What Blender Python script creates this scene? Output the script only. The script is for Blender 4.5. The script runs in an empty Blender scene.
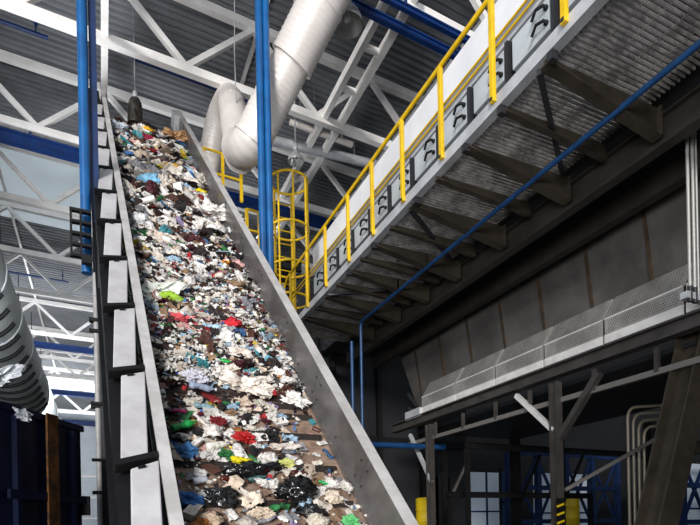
import bpy, math, random
from mathutils import Vector, Matrix, noise
random.seed(7)
S = bpy.context.scene
COL = S.collection
PI = math.pi

# ------------------------------------------------------------------ materials
def lin(c):
    return tuple(((v/255)/12.92 if v/255 <= 0.04045 else (((v/255)+0.055)/1.055)**2.4) for v in c)
def mat(name, rgb, rough=0.5, metal=0.0, rgb2=None, scale=3.0, bump=0.0, bscale=20.0, emit=None, trans=0.0, spec=0.5, detail=4):
    m = bpy.data.materials.new(name); m.use_nodes = True
    nt = m.node_tree; b = nt.nodes['Principled BSDF']
    b.inputs['Roughness'].default_value = rough
    b.inputs['Metallic'].default_value = metal
    b.inputs['Specular IOR Level'].default_value = spec
    c = lin(rgb)
    b.inputs['Base Color'].default_value = (*c, 1)
    tc = nt.nodes.new('ShaderNodeTexCoord')
    if rgb2 is not None:
        n = nt.nodes.new('ShaderNodeTexNoise'); n.inputs['Scale'].default_value = scale; n.inputs['Detail'].default_value = detail
        n.inputs['Roughness'].default_value = 0.65
        nt.links.new(tc.outputs['Object'], n.inputs['Vector'])
        r = nt.nodes.new('ShaderNodeValToRGB')
        r.color_ramp.elements[0].position = 0.38; r.color_ramp.elements[1].position = 0.62
        r.color_ramp.elements[0].color = (*c, 1); r.color_ramp.elements[1].color = (*lin(rgb2), 1)
        nt.links.new(n.outputs['Fac'], r.inputs['Fac']); nt.links.new(r.outputs['Color'], b.inputs['Base Color'])
    if bump:
        n2 = nt.nodes.new('ShaderNodeTexNoise'); n2.inputs['Scale'].default_value = bscale; n2.inputs['Detail'].default_value = 3
        nt.links.new(tc.outputs['Object'], n2.inputs['Vector'])
        bp = nt.nodes.new('ShaderNodeBump'); bp.inputs['Strength'].default_value = bump; bp.inputs['Distance'].default_value = 0.02
        nt.links.new(n2.outputs['Fac'], bp.inputs['Height']); nt.links.new(bp.outputs['Normal'], b.inputs['Normal'])
    if emit:
        b.inputs['Emission Color'].default_value = (*lin(emit[0]), 1); b.inputs['Emission Strength'].default_value = emit[1]
    if trans:
        b.inputs['Transmission Weight'].default_value = trans
    return m
def objcol(name, rough, trans=0.0, bump=0.4, bscale=25, spec=0.5, dirt=.8, dscale=2.2):
    m = mat(name, (200, 200, 200), rough, 0, None, bump=bump, bscale=bscale, trans=trans, spec=spec)
    nt = m.node_tree; b = nt.nodes['Principled BSDF']
    oi = nt.nodes.new('ShaderNodeObjectInfo')
    tc = nt.nodes.new('ShaderNodeTexCoord'); n = nt.nodes.new('ShaderNodeTexNoise'); n.inputs['Scale'].default_value = dscale; n.inputs['Detail'].default_value = 6; n.inputs['Roughness'].default_value = .75
    nt.links.new(tc.outputs['Object'], n.inputs['Vector'])
    r = nt.nodes.new('ShaderNodeValToRGB'); r.color_ramp.elements[0].position = .36; r.color_ramp.elements[1].position = .5
    r.color_ramp.elements[0].color = (.34, .27, .22, 1); r.color_ramp.elements[1].color = (1, 1, 1, 1)
    nt.links.new(n.outputs['Fac'], r.inputs['Fac'])
    mx = nt.nodes.new('ShaderNodeMix'); mx.data_type = 'RGBA'; mx.blend_type = 'MULTIPLY'; mx.inputs[0].default_value = dirt
    nt.links.new(oi.outputs['Color'], mx.inputs[6]); nt.links.new(r.outputs['Color'], mx.inputs[7])
    nt.links.new(mx.outputs[2], b.inputs['Base Color'])
    return m

M = {}
M['truss'] = mat('cream_steel_paint', (240, 237, 234), .5, 0, (224, 220, 217), 1.5)
M['roof'] = mat('roof_deck_steel', (128, 130, 134), .5, .0, (112, 114, 119), .6)
M['skylight'] = mat('skylight_sheet', (190, 200, 206), .6, 0, (180, 192, 200), .5, emit=((196, 208, 216), .42))
M['skylight2'] = mat('far_skylight_sheet', (200, 208, 214), .6, 0, emit=((225, 234, 240), 1.0))
M['floor'] = mat('concrete', (120, 116, 110), .8, 0, (90, 86, 82), .8)
M['wallpanel'] = mat('wall_panel', (196, 202, 208), .6, 0, (182, 188, 196), .7)
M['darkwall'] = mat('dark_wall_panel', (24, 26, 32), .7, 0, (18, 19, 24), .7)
M['racknavy'] = mat('frame_dark_blue', (18, 46, 92), .5, 0, (12, 34, 70), 3)
M['bluepanel'] = mat('blue_sheet', (24, 62, 112), .5, 0, (18, 48, 90), 1.5)
M['window'] = mat('window_glass_lit', (220, 228, 235), .3, 0, emit=((215, 228, 240), 1.6))
M['dimwin'] = mat('window_panel_dim', (170, 180, 190), .5, 0, emit=((150, 165, 180), .2))
M['blue'] = mat('blue_paint', (14, 90, 150), .35, 0, (10, 76, 132), 4, spec=.6)
M['navy'] = mat('navy_paint', (14, 50, 108), .4, 0, (10, 40, 90), 3)
M['pipeblue'] = mat('pipe_blue', (24, 70, 118), .4, 0, (16, 54, 96), 5)
M['yellow'] = mat('safety_yellow', (228, 188, 20), .4, 0, (206, 166, 12), 6)
M['yellow2'] = mat('dull_yellow', (190, 160, 20), .5)
M['duct'] = mat('duct_white', (226, 219, 214), .4, .1, (212, 204, 199), 1.2)
M['galv'] = mat('galvanised_steel', (196, 198, 202), .42, .2, (172, 174, 178), 3)
M['wallsteel'] = mat('side_wall_steel', (132, 128, 127), .34, .5, (104, 100, 98), 1.6, bump=.06, bscale=4)
M['flange'] = mat('flange_paint', (206, 203, 202), .45, .1, (182, 178, 176), 3)
M['panel'] = mat('cover_panel', (204, 202, 205), .45, .1, (184, 180, 182), 2.2, bump=.15, bscale=7)
M['black'] = mat('black_steel', (13, 13, 15), .6, 0, (20, 20, 22), 4, spec=.25)
M['dark'] = mat('dark_steel', (52, 53, 58), .45, .3, (48, 48, 52), 3)
M['brown'] = mat('brown_primer_steel', (70, 62, 52), .5, .1, (52, 46, 38), 2.5)
M['drum'] = mat('hopper_steel', (98, 94, 91), .5, .2, (76, 72, 70), 1.2)
M['rust'] = mat('rust_streak', (66, 50, 30), .8, 0, (44, 34, 26), 8)
M['hood'] = mat('hood_perforated', (160, 157, 154), .5, .2, (132, 129, 126), 2.5)
M['hoodw'] = mat('hood_plain', (226, 224, 222), .45, .1, (204, 200, 198), 3)
M['white'] = mat('white_cladding', (236, 236, 238), .45, 0, (222, 222, 226), 1)
M['pipegrey'] = mat('weathered_pipe', (158, 156, 156), .5, 0, (132, 130, 130), 4)
M['clad'] = mat('silver_cladding', (176, 182, 182), .5, 0, (156, 162, 162), .8)
M['pipegrey2'] = mat('dull_grey_steel', (112, 108, 104), .5, .1)
M['frame0'] = mat('cabinet_grey', (96, 98, 104), .5)
M['door'] = mat('inspection_door', (206, 212, 216), .35, .2, (188, 194, 198), 2)
M['grate'] = mat('grating_steel', (176, 170, 165), .36, .3, (112, 108, 104), 7)
M['beamdark'] = mat('main_beam_steel', (52, 47, 41), .55, .1, (40, 36, 32), 2.5)
M['belt'] = mat('belt_rubber_dusty', (158, 132, 114), .85, 0, (116, 94, 80), 7, bump=.3, bscale=40)
M['cleat'] = mat('belt_cleat_rubber', (24, 16, 13), .7, 0, (40, 29, 24), 12, bump=.3)
M['container'] = mat('container_navy', (16, 26, 62), .35, .2, (10, 16, 40), 1.5)
M['strap'] = mat('rusty_orange_strap', (122, 74, 22), .8, 0, (58, 36, 20), 9)
M['lampglass'] = mat('lamp_reflector', (206, 206, 204), .2, .5, (180, 180, 180), 3)
M['lampdark'] = mat('lamp_reflector_dark', (104, 98, 92), .18, .75, (60, 56, 54), 9)
M['cable'] = mat('cable_grey', (150, 150, 152), .6)
M['conduit'] = mat('conduit_zinc', (188, 186, 182), .35, .4)
M['tank'] = mat('tank_yellow', (210, 180, 20), .5)
M['barrier'] = mat('hazard_yellow', (220, 190, 20), .5)
# waste
M['film'] = objcol('plastic_film', .35, bump=.7, bscale=14)
M['paper'] = objcol('paper_pulp', .8, bump=.5, bscale=12)
M['plastic'] = objcol('moulded_plastic', .3, bump=.12, bscale=18)
M['clear'] = objcol('clear_plastic', .12, trans=.55, bump=.25, bscale=25, dirt=.2)
M['gloss'] = objcol('bin_liner_film', .14, bump=.5, bscale=5, spec=.8, dirt=.3)
M['metal'] = objcol('can_metal', .3, bump=.1)

# ------------------------------------------------------------------ mesh building
class MB:
    def __init__(s): s.v = []; s.f = []; s.sm = []
    def add(s, vs, fs, smooth=False):
        o = len(s.v); s.v += [tuple(p) for p in vs]
        for f in fs: s.f.append(tuple(i+o for i in f)); s.sm.append(smooth)
        return s
    def box(s, a, b):
        x0, y0, z0 = [min(a[i], b[i]) for i in range(3)]; x1, y1, z1 = [max(a[i], b[i]) for i in range(3)]
        return s.add([(x0,y0,z0),(x1,y0,z0),(x1,y1,z0),(x0,y1,z0),(x0,y0,z1),(x1,y0,z1),(x1,y1,z1),(x0,y1,z1)],
              [(3,2,1,0),(4,5,6,7),(0,1,5,4),(1,2,6,5),(2,3,7,6),(3,0,4,7)])
    def bar(s, p, q, w, h, up=(0,0,1)):
        p = Vector(p); q = Vector(q); d = (q-p).normalized(); u = Vector(up)
        if abs(d.dot(u)) > .98: u = Vector((0,1,0))
        a = d.cross(u).normalized(); b = a.cross(d).normalized()
        vs = []
        for c in (p, q):
            for i, j in ((-1,-1),(1,-1),(1,1),(-1,1)): vs.append(c + a*i*w/2 + b*j*h/2)
        return s.add(vs, [(0,1,2,3),(7,6,5,4),(1,0,4,5),(2,1,5,6),(3,2,6,7),(0,3,7,4)])
    def ibeam(s, p, q, w, h, t=.02, up=(0,0,1)):
        p = Vector(p); q = Vector(q); d = (q-p).normalized(); u = Vector(up)
        if abs(d.dot(u)) > .98: u = Vector((0,1,0))
        a = d.cross(u).normalized(); b = a.cross(d).normalized()
        s.bar(p + b*(h/2-t/2), q + b*(h/2-t/2), w, t, up); s.bar(p - b*(h/2-t/2), q - b*(h/2-t/2), w, t, up)
        s.bar(p, q, t, h-2*t-.002, up); return s
    def tube(s, pts, r, n=10, caps=True):
        pts = [Vector(p) for p in pts]; rr = r if isinstance(r, (list, tuple)) else [r]*len(pts)
        vs = []; fs = []; a = None
        for i, p in enumerate(pts):
            d = (pts[min(i+1, len(pts)-1)] - pts[max(i-1, 0)]).normalized()
            if a is None:
                a = d.cross(Vector((0,0,1)) if abs(d.z) < .95 else Vector((1,0,0))).normalized()
            else: a = (a - d*a.dot(d)).normalized()
            b = d.cross(a)
            for k in range(n):
                t = 2*PI*k/n; vs.append(p + (a*math.cos(t) + b*math.sin(t))*rr[i])
        for i in range(len(pts)-1):
            for k in range(n):
                k2 = (k+1) % n; fs.append((i*n+k, i*n+k2, (i+1)*n+k2, (i+1)*n+k))
        s.add(vs, fs, True)
        if caps:
            s.add(vs[:n], [tuple(range(n))[::-1]]); s.add(vs[-n:], [tuple(range(n))])
        return s
    def lathe(s, prof, n=16, axis='z', c=(0,0,0), open_=False):
        vs = []; fs = []
        for r, z in prof:
            for k in range(n):
                t = 2*PI*k/n; x, y = r*math.cos(t), r*math.sin(t)
                p = (x, y, z) if axis == 'z' else (z, x, y)
                vs.append((p[0]+c[0], p[1]+c[1], p[2]+c[2]))
        for i in range(len(prof)-1):
            for k in range(n):
                k2 = (k+1) % n; fs.append((i*n+k, i*n+k2, (i+1)*n+k2, (i+1)*n+k))
        if not open_: fs += [tuple(range(n))[::-1], tuple((len(prof)-1)*n+k for k in range(n))]
        return s.add(vs, fs, True)
    def mesh(s, name, m):
        me = bpy.data.meshes.new(name); me.from_pydata(s.v, [], s.f)
        me.polygons.foreach_set('use_smooth', s.sm); me.materials.append(m); me.update(); return me
    def build(s, name, m, parent=None, mtx=None):
        o = bpy.data.objects.new(name, s.mesh(name, m)); COL.objects.link(o)
        if parent: o.parent = parent
        if mtx is not None: o.matrix_world = mtx
        return o
def bevel(o, w=.006, seg=2):
    b = o.modifiers.new('bevel', 'BEVEL'); b.width = w; b.segments = seg; b.limit_method = 'ANGLE'; return o
def tag(o, label, cat, group=None, kind=None):
    o['label'] = label; o['category'] = cat
    if group: o['group'] = group
    if kind: o['kind'] = kind
    return o
def empty(name, loc, label, cat, group=None):
    o = bpy.data.objects.new(name, None); COL.objects.link(o); o.location = loc; o.empty_display_size = .1
    tag(o, label, cat, group); return o
def part(mb, name, m, root, label=None):
    """mesh built in world coordinates, parented to root keeping its place"""
    L = root.location
    mb.v = [(p[0]-L[0], p[1]-L[1], p[2]-L[2]) for p in mb.v]
    o = mb.build(name, m, root)
    if label: o['label'] = label
    return o
def struct(mb, name, m):
    o = mb.build(name, m); o['kind'] = 'structure'; return o

# ------------------------------------------------------------------ camera
EZ = 1.7; FPX = 540.; YAW = math.atan(248/FPX); RHO = .02
Fv = Vector((math.sin(YAW), math.cos(YAW), 0)); Rv = Vector((math.cos(YAW), -math.sin(YAW), 0)); Uv = Vector((0,0,1))
R2 = Rv*math.cos(RHO) - Uv*math.sin(RHO); U2 = Uv*math.cos(RHO) + Rv*math.sin(RHO)
cam = bpy.data.cameras.new('camera'); co = bpy.data.objects.new('camera', cam); COL.objects.link(co)
cam.sensor_fit = 'HORIZONTAL'; cam.sensor_width = 36; cam.lens = 36*FPX/700
cam.shift_y = (529-262.5)/700; cam.clip_start = .05; cam.clip_end = 300
mw = Matrix(((R2.x, U2.x, -Fv.x, 0), (R2.y, U2.y, -Fv.y, 0), (R2.z, U2.z, -Fv.z, EZ), (0,0,0,1)))
co.matrix_world = mw
S.camera = co

# ------------------------------------------------------------------ the hall
TY = .06                                     # the roof trusses run slightly askew to the walkway
def sk(x, y, z): return (x, y + TY*x, z)
struct(MB().box((-12.2, -10.4, -.3), (16.2, 61, 0)), 'floor', M['floor'])
def deck(y0, y1, x0, x1, z, m, name, per=.19):
    mb = MB(); vs = []; n = int((y1-y0)/per)
    prof = []
    for i in range(n):
        y = y0 + i*per
        prof += [(y, z), (y+per*.42, z), (y+per*.5, z+.07), (y+per*.92, z+.07)]
    prof.append((y0+n*per, z))
    for y, zz in prof: vs += [sk(x0, y, zz), sk(x1, y, zz)]
    k = len(prof); top = [sk(x0, y0, z+.14), sk(x1, y0, z+.14), sk(x0, y0+n*per, z+.14), sk(x1, y0+n*per, z+.14)]
    mb.add(vs, [(2*i, 2*i+1, 2*i+3, 2*i+2) for i in range(k-1)])
    mb.add(top, [(0,2,3,1)])
    return struct(mb, name, m)
deck(6.0, 19.7, -12, 16, 14.0, M['roof'], 'ceiling')
deck(19.7, 24.6, 1.2, 16, 14.0, M['roof'], 'ceiling.003')
struct(MB().add([sk(-12,19.7,14.03), sk(1.2,19.7,14.03), sk(1.2,24.6,14.03), sk(-12,24.6,14.03),
                 sk(-12,19.7,14.1), sk(1.2,19.7,14.1), sk(1.2,24.6,14.1), sk(-12,24.6,14.1)],
                [(0,1,2,3),(7,6,5,4),(1,0,4,5),(2,1,5,6),(3,2,6,7),(0,3,7,4)]), 'window_1', M['skylight'])
deck(24.6, 48, -12, 16, 14.0, M['roof'], 'ceiling.001', .24)
struct(MB().box((-12, 48.2, 14.03), (16, 52, 14.1)), 'window_2', M['skylight2'])
deck(52.2, 60, -12, 16, 14.0, M['roof'], 'ceiling.002', .3)
struct(MB().box((-12.2, 60.0, 0), (16.2, 60.3, 14.0)), 'wall_far', M['wallpanel'])
struct(MB().box((-12.3, 12, 0), (-12.0, 60, 14.0)), 'wall_left', M['wallpanel'])
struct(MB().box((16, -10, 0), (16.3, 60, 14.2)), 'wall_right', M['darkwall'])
struct(MB().box((-4.4, -10.4, 0), (16, -10.1, 6.9)), 'wall_back_blocker', M['darkwall'])  # unseen wall, added to block low sun from under the covers
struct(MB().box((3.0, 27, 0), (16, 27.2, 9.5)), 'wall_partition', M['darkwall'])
for i in range(3):      # cladding rails on the far gable
    struct(MB().box((-12, 59.9, 3.2+2.1*i), (3, 60.0, 3.36+2.1*i)), 'trim_%d' % (i+1), M['truss'])

# ------------------------------------------------------------------ trusses
def truss(Y, x0, x1, label, w=.16):
    r = empty('roof_truss', sk(x0, Y, 12.2), label, 'roof truss', 'white lattice trusses under the roof')
    part(MB().bar(sk(x0,Y,13.84), sk(x1,Y,13.84), w, w+.03), 'top_chord', M['truss'], r)
    part(MB().bar(sk(x0,Y,12.2), sk(x1,Y,12.2), w, w+.03), 'bottom_chord', M['truss'], r)
    k = math.ceil((x0-.3)/3.25); x = .3+3.25*k
    while x < x1:
        for s_ in (-1, 1):
            xb = x + s_*1.625
            if x0 < xb < x1:
                part(MB().bar(sk(x,Y,13.78), sk(xb,Y,12.26), w*.75, w*.75, (0,1,0)), 'web_member', M['truss'], r)
        x += 3.25
    return r
truss(9.0-.05, -3.0, 15, 'white lattice roof truss nearest the viewer, mostly above the frame')
truss(12.5, -8, 15, 'white roof truss crossing just above the top of the rubbish conveyor')
truss(16.1, -9, 15, 'white roof truss with a blue beam slung under it')
truss(19.7, -10, 15, 'white roof truss along the near edge of the pale skylight band')
truss(23.3, -11, 15, 'white roof truss along the far edge of the pale skylight band')
truss(26.95, -11, 15, 'first white roof truss beyond the skylight band, at its dark corrugated roof')
truss(32.3, -11.5, 15, 'white roof truss deep in the hall above the far navy beam')
truss(36.5, -11.5, 15, 'white roof truss second nearest the bright far skylight')
truss(40.5, -11.5, 15, 'white roof truss just before the bright far skylight')
truss(45.0, -11.5, 15, 'white roof truss at the near edge of the bright far skylight', .22)
truss(52.0, -11.5, 15, 'white roof truss at the far edge of the bright far skylight', .24)
def bluebeam(Y, x0, x1, z, label, h=.3, w=.2):
    r = empty('crane_beam', sk(x0, Y, z), label, 'beam')
    part(MB().ibeam(sk(x0,Y,z), sk(x1,Y,z), w, h, .03), 'girder', M['navy'], r)
    for k in range(int((x1-x0)/3.25)):
        part(MB().bar(sk(x0+1+3.25*k, Y, z+h/2), sk(x0+1+3.25*k, Y, 12.12), .05, .05), 'hanger', M['navy'], r)
    return r
bluebeam(16.1, -9, 15, 11.82, 'navy blue crane beam slung below the middle white truss')
bluebeam(9.15, 3, 15, 11.9, 'navy blue crane beam crossing at the top edge above the yellow rail', .16, .1)
bluebeam(8.75, 4.6, 15, 11.9, 'shorter navy blue beam right beside the one at the top edge', .13, .09)
bluebeam(33.0, -11, 10, 11.8, 'small navy blue crane beam far down the hall')
bluebeam(43.0, -11, 10, 11.7, 'middle one of the navy beams far down the hall', .35)
bluebeam(59.0, -11, 10, 12.6, 'farthest navy blue beam against the far gable wall', .5)
# longitudinal ties
r = empty('roof_tie', (.24, 8.9, 12.3), 'single white tie beam running lengthwise over the blue post at left', 'roof beam')
part(MB().bar((.24, 8.9, 12.3), (.24, 58, 12.3), .14, .16), 'tie_beam', M['truss'], r)
r = empty('roof_tie', (5.5, 8.9, 12.3), 'double laced white beam running lengthwise right of the white duct', 'roof beam')
for x in (5.38, 5.86): part(MB().bar((x, 8.9, 12.32), (x, 46, 12.32), .13, .2), 'tie_beam', M['truss'], r)
for k in range(10): part(MB().bar((5.38, 9.4+k*1.2, 12.32), (5.86, 9.4+k*1.2, 12.32), .07, .14), 'batten', M['truss'], r)
# purlins
for k, x in enumerate((-2.9, 3.7, 8.6)):
    r = empty('roof_purlin', (x, 6.2, 13.95), ('white purlin left of the blue post under the corrugated roof', 'white purlin behind the big duct under the corrugated roof', 'white purlin above the walkway under the corrugated roof')[k], 'roof beam')
    part(MB().bar((x, 6.2, 13.95), (x, 50, 13.95), .08, .1), 'beam', M['truss'], r)
# sprinkler lines
for k, (Y, x0, x1, lab) in enumerate(((14.6, -3.2, -.95, 'short blue sprinkler pipe left of the near blue post, upper one'), (18.6, -3.4, -1.1, 'short blue sprinkler pipe left of the blue post, lower one'),
                          (14.3, .9, 5.0, 'blue sprinkler pipe under the roof right of the blue post'), (28.4, -4.4, -1.2, 'thin blue sprinkler pipe beyond the skylight band'))):
    r = empty('sprinkler_pipe', sk(x0, Y, 13.5), lab, 'pipe')
    part(MB().tube([sk(x0,Y,13.5), sk(x1,Y,13.5)], .045), 'pipe', M['navy'], r)
    part(MB().tube([sk(x1-.25,Y,13.5), sk(x1-.25,Y,13.98)], .02, 6).tube([sk(x1-.25,Y,13.72), sk(x1-.25,Y,13.77)], .05, 8), 'sprinkler_head', M['navy'], r)

# ------------------------------------------------------------------ lamps hanging from the roof
def highbay(loc, rad, h, m, label, cable_top=13.9, bell=False):
    r = empty('pendant_lamp', loc, label, 'lamp', None)
    prof = [(rad, 0), (rad*1.02, .02), (rad*.96, h*.25), (rad*.82, h*.5), (rad*.55, h*.75), (rad*.3, h*.9), (rad*.28, h)]
    if bell: prof = [(rad, 0), (rad*1.02, .02), (rad*.97, h*.3), (rad*.93, h*.6), (rad*.82, h*.8), (rad*.6, h*.93), (rad*.28, h)]
    s = MB().lathe(prof + [(rad*.26, h-.005), (rad*.5, h*.73), (rad*.78, h*.48), (rad*.92, h*.24), (rad*.97, 0)], 24, open_=True).build('lamp_shade', m, r)
    MB().lathe([(rad*.3, h), (rad*.32, h+.02), (rad*.32, h+rad*.7), (rad*.2, h+rad*.8)], 16).build('ballast_housing', M['galv'], r)
    MB().tube([(0,0,h+rad*.75), (0,0,cable_top-loc[2])], .018, 6).build('cable', M['cable'], r)
    MB().lathe([(.02, h*.8), (rad*.22, h*.65), (rad*.3, h*.4), (rad*.2, h*.18), (.02, h*.12)], 14).build('bulb', M['lampglass'], r)
    return r
highbay((.875, 13.3, 11.1), .175, .64, M['lampdark'], 'dark mirrored bell lamp hanging behind the top of the rubbish heap', bell=True)
highbay((4.45, 9.35, 11.35), .3, .42, M['lampglass'], 'silver dome lamp beside the top end of the white duct')
highbay((4.62, 12.9, 11.0), .2, .3, M['lampglass'], 'small dim dome lamp right of the blue double post', 13.9)
r = empty('tube_light', sk(4.3, 14.0, 12.0), 'white tube light fitting hung on rods above the grey pipe', 'lamp')
part(MB().tube([(4.66,13.4,12.37), (6.45,13.4,12.27)], .075, 12), 'housing', M['duct'], r)
for x in (4.66+.3, 6.45-.3): part(MB().tube([(x,13.4,12.37), (x,13.4,13.95)], .012, 6), 'hanger_rod', M['cable'], r)
r = empty('ventilation_pipe', sk(3.5, 14.6, 12.0), 'long grey pipe crossing between the blue double post and the yellow rail', 'pipe')
part(MB().tube([(3.6,14.0,12.16), (8.4,14.0,12.43)], .12, 14), 'pipe', M['galv'], r)
for x in (4.4, 5.6, 6.8): part(MB().tube([(x,14.0,12.16), (x,14.0,13.95)], .012, 6), 'hanger_rod', M['cable'], r)

# ------------------------------------------------------------------ white spiral duct
def path_pts(nodes, rad):
    """polyline with rounded corners"""
    P = [Vector(p) for p in nodes]; out = [P[0]]
    for i in range(1, len(P)-1):
        a = (P[i-1]-P[i]); b = (P[i+1]-P[i]); t = min(rad, a.length*.48, b.length*.48)
        p0 = P[i]+a.normalized()*t; p1 = P[i]+b.normalized()*t
        for k in range(7):
            s_ = k/6; out.append((p0*(1-s_)+P[i]*s_)*(1-s_) + (P[i]*(1-s_)+p1*s_)*s_)
    out.append(P[-1]); return out
def spiral(nodes, r0, rad, ridge=.009, step=.09):
    pts = path_pts(nodes, rad); L = [0]
    for a, b in zip(pts, pts[1:]): L.append(L[-1]+(b-a).length)
    tot = L[-1]; n = int(tot/step)*3; P = []; R = []
    for i in range(n+1):
        d = tot*i/n
        j = max(k for k in range(len(L)) if L[k] <= d+1e-9); j = min(j, len(pts)-2)
        t = (d-L[j])/(L[j+1]-L[j]); P.append(pts[j].lerp(pts[j+1], t)); R.append(r0 + (ridge if i % 3 == 0 else 0))
    return P, R
duct = empty('spiral_duct', (3.7, 8.8, 11.0), 'big white spiral ventilation duct coming down diagonally from the top edge', 'duct')
D0 = Vector((3.70, 8.78, 11.0)); D1 = Vector((2.70, 10.25, 9.12))
P, Rr = spiral([D0-(D1-D0)*.55, D0+(D1-D0)*.38], .39, .3)
part(MB().tube(P, Rr, 28), 'upper_section', M['duct'], duct)
P, Rr = spiral([D0+(D1-D0)*.37, D1, (2.64, 10.75, 9.4)], .345, .45)
part(MB().tube(P, Rr, 28), 'middle_section', M['duct'], duct)
P, Rr = spiral([(2.66, 10.7, 9.2), (2.86, 12.3, 11.55)], .30, .5)
part(MB().tube(P, Rr, 28), 'riser_section', M['duct'], duct)
P, Rr = spiral([(2.84, 12.1, 11.3), (2.9, 12.65, 11.95), (2.75, 13.3, 11.8), (2.55, 14.1, 10.4), (2.5, 14.2, 8.5)], .28, .6)
part(MB().tube(P, Rr, 28), 'down_section', M['duct'], duct)
c = D0+(D1-D0)*.38; dd = (D1-D0).normalized()
for t, rr in ((.38, .405), (.0, .405), (.93, .372)):
    c = D0+(D1-D0)*t; part(MB().tube([c-dd*.035, c+dd*.035], rr, 28), 'joint_collar', M['duct'], duct)
for (a, b, lab) in (((3.0, 9.2, 13.95), (3.42, 9.25, 10.8), 'thin steel hanger wire left of the duct top'), ((2.75, 11.2, 13.9), (2.83, 11.6, 9.9), 'thin loose white cable between the duct and the blue double post')):
    o = MB().tube([a, ((a[0]+b[0])/2-.04, (a[1]+b[1])/2, (a[2]+b[2])/2), b], .012, 6).build('hanging_cable', M['cable']); tag(o, lab, 'cable')

# ------------------------------------------------------------------ blue posts
def bluepost(xs, Y, zbot, label, grey=False):
    r = empty('blue_post', (xs[0], Y, 0 if grey else zbot), label, 'post')
    for x, y, w in xs_parts(xs, Y): part(MB().box((x-w/2, y-w/2, zbot), (x+w/2, y+w/2, 13.9)), 'column_tube', M['blue'], r)
    for x, y, w in xs_parts(xs, Y)[:0]: pass
    return r
def xs_parts(xs, Y): return [(x, Y+.06*i, .12) for i, x in enumerate(xs)]
p = empty('blue_post', (-.16, 9, 0), 'bright blue steel post at left beside the stepped grey covers', 'post')
part(MB().tube([(-.135,9,5.62),(-.135,9,13.9)], .075, 14), 'column_tube', M['blue'], p)
part(MB().box((-.05,9.05,5.75),(.055,9.2,13.9)), 'back_channel', M['racknavy'], p)  # darker navy paints in the shade beside the bright tube
part(MB().tube([(-.02,9,0),(-.02,9,5.64)], .042, 12), 'lower_pipe', M['pipegrey'], p, 'grey lower pipe')
for z in (2.3, 3.6, 4.9): part(MB().box((-.12,8.94,z),(.12,9.05,z+.05)), 'clamp', M['black'], p)
p = empty('blue_post', (2.63, 9, 0), 'bright blue double steel post rising behind the right conveyor wall', 'post')
part(MB().tube([(2.60,9,0),(2.60,9,13.9)], .062, 14), 'column_tube', M['blue'], p)
part(MB().tube([(2.725,9,0),(2.725,9,13.9)], .062, 14), 'column_tube', M['blue'], p)
part(MB().box((2.635,9.0,0),(2.69,9.06,13.9)), 'web_plate', M['blue'], p)
# black bracket box on the left post
p = empty('cable_bracket', (-.24, 8.8, 5.75), 'black ladder-like bracket fixed to the foot of the left blue post', 'bracket')
for x in (-.33, -.2): part(MB().box((x-.015, 8.78, 5.75), (x+.015, 8.84, 6.45)), 'upright', M['black'], p)
for z in (5.76, 5.92, 6.08, 6.25, 6.42): part(MB().box((-.345, 8.77, z), (-.06, 8.85, z+.04)), 'rung', M['black'], p)
part(MB().box((-.2, 8.76, 5.68), (-.06, 8.86, 5.8)), 'junction_box', M['black'], p)
# dark column and front upright
p = empty('conveyor_column', (.09, 7.5, 0), 'dark grey steel column left of the stepped conveyor covers', 'column')
part(MB().ibeam((.09,7.5,0),(.09,7.5,5.1), .16, .2, .025), 'column', M['dark'], p)
part(MB().box((-.02,7.4,0),(.2,7.65,.03)), 'base_plate', M['dark'], p)
for z in (2.6, 3.3, 4.2): part(MB().box((-.10,7.35,z),(.2,7.4,z+.035)), 'bracket_arm', M['black'], p)

# ------------------------------------------------------------------ inclined conveyor (local frame u across, v along, w normal)
A = Vector((2.19, 4.3, 1.73))
Vd = Vector((-0.015857941738410177, 0.70294810068316, 0.7110643384601416)); Xd = Vector((0.9997456384924804, 0.022553454619246883, 0)); Wd = Vector((0.01603695728882561, -0.7108834710630675, 0.7031269491139142))
CM = Matrix(((Xd.x, Vd.x, Wd.x, A.x), (Xd.y, Vd.y, Wd.y, A.y), (Xd.z, Vd.z, Wd.z, A.z), (0,0,0,1)))
conv = empty('inclined_conveyor', (0,0,0), 'steep steel-sided belt conveyor climbing to the roof with mixed rubbish on it', 'conveyor')
conv.matrix_world = CM
def cpart(mb, name, m, label=None, parent=None):
    o = mb.build(name, m, parent or conv)
    if label: o['label'] = label
    return o
V0, V1 = -2.2, 14.0
cpart(MB().box((-1.72, V0, -.03), (.0, V1, 0)), 'belt', M['belt'], 'dusty brown belt')
for v in [-1.75, -1.25, -.75, -.25, .25, .75, 1.26, 1.61, 1.80] + [2.3+.5*q_ for q_ in range(23)]:
    cl = MB(); cl.add([(-1.66, v-.02, 0), (-.1, v-.02, 0), (-.1, v+.012, .042), (-1.66, v+.012, .042), (-1.66, v+.05, 0), (-.1, v+.05, 0), (-.1, v+.03, .042), (-1.66, v+.03, .042)],
                      [(0,1,2,3),(7,6,5,4),(3,2,6,7),(1,5,6,2),(0,3,7,4),(0,4,5,1)])
    cpart(cl, 'cleat', M['cleat'])
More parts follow.
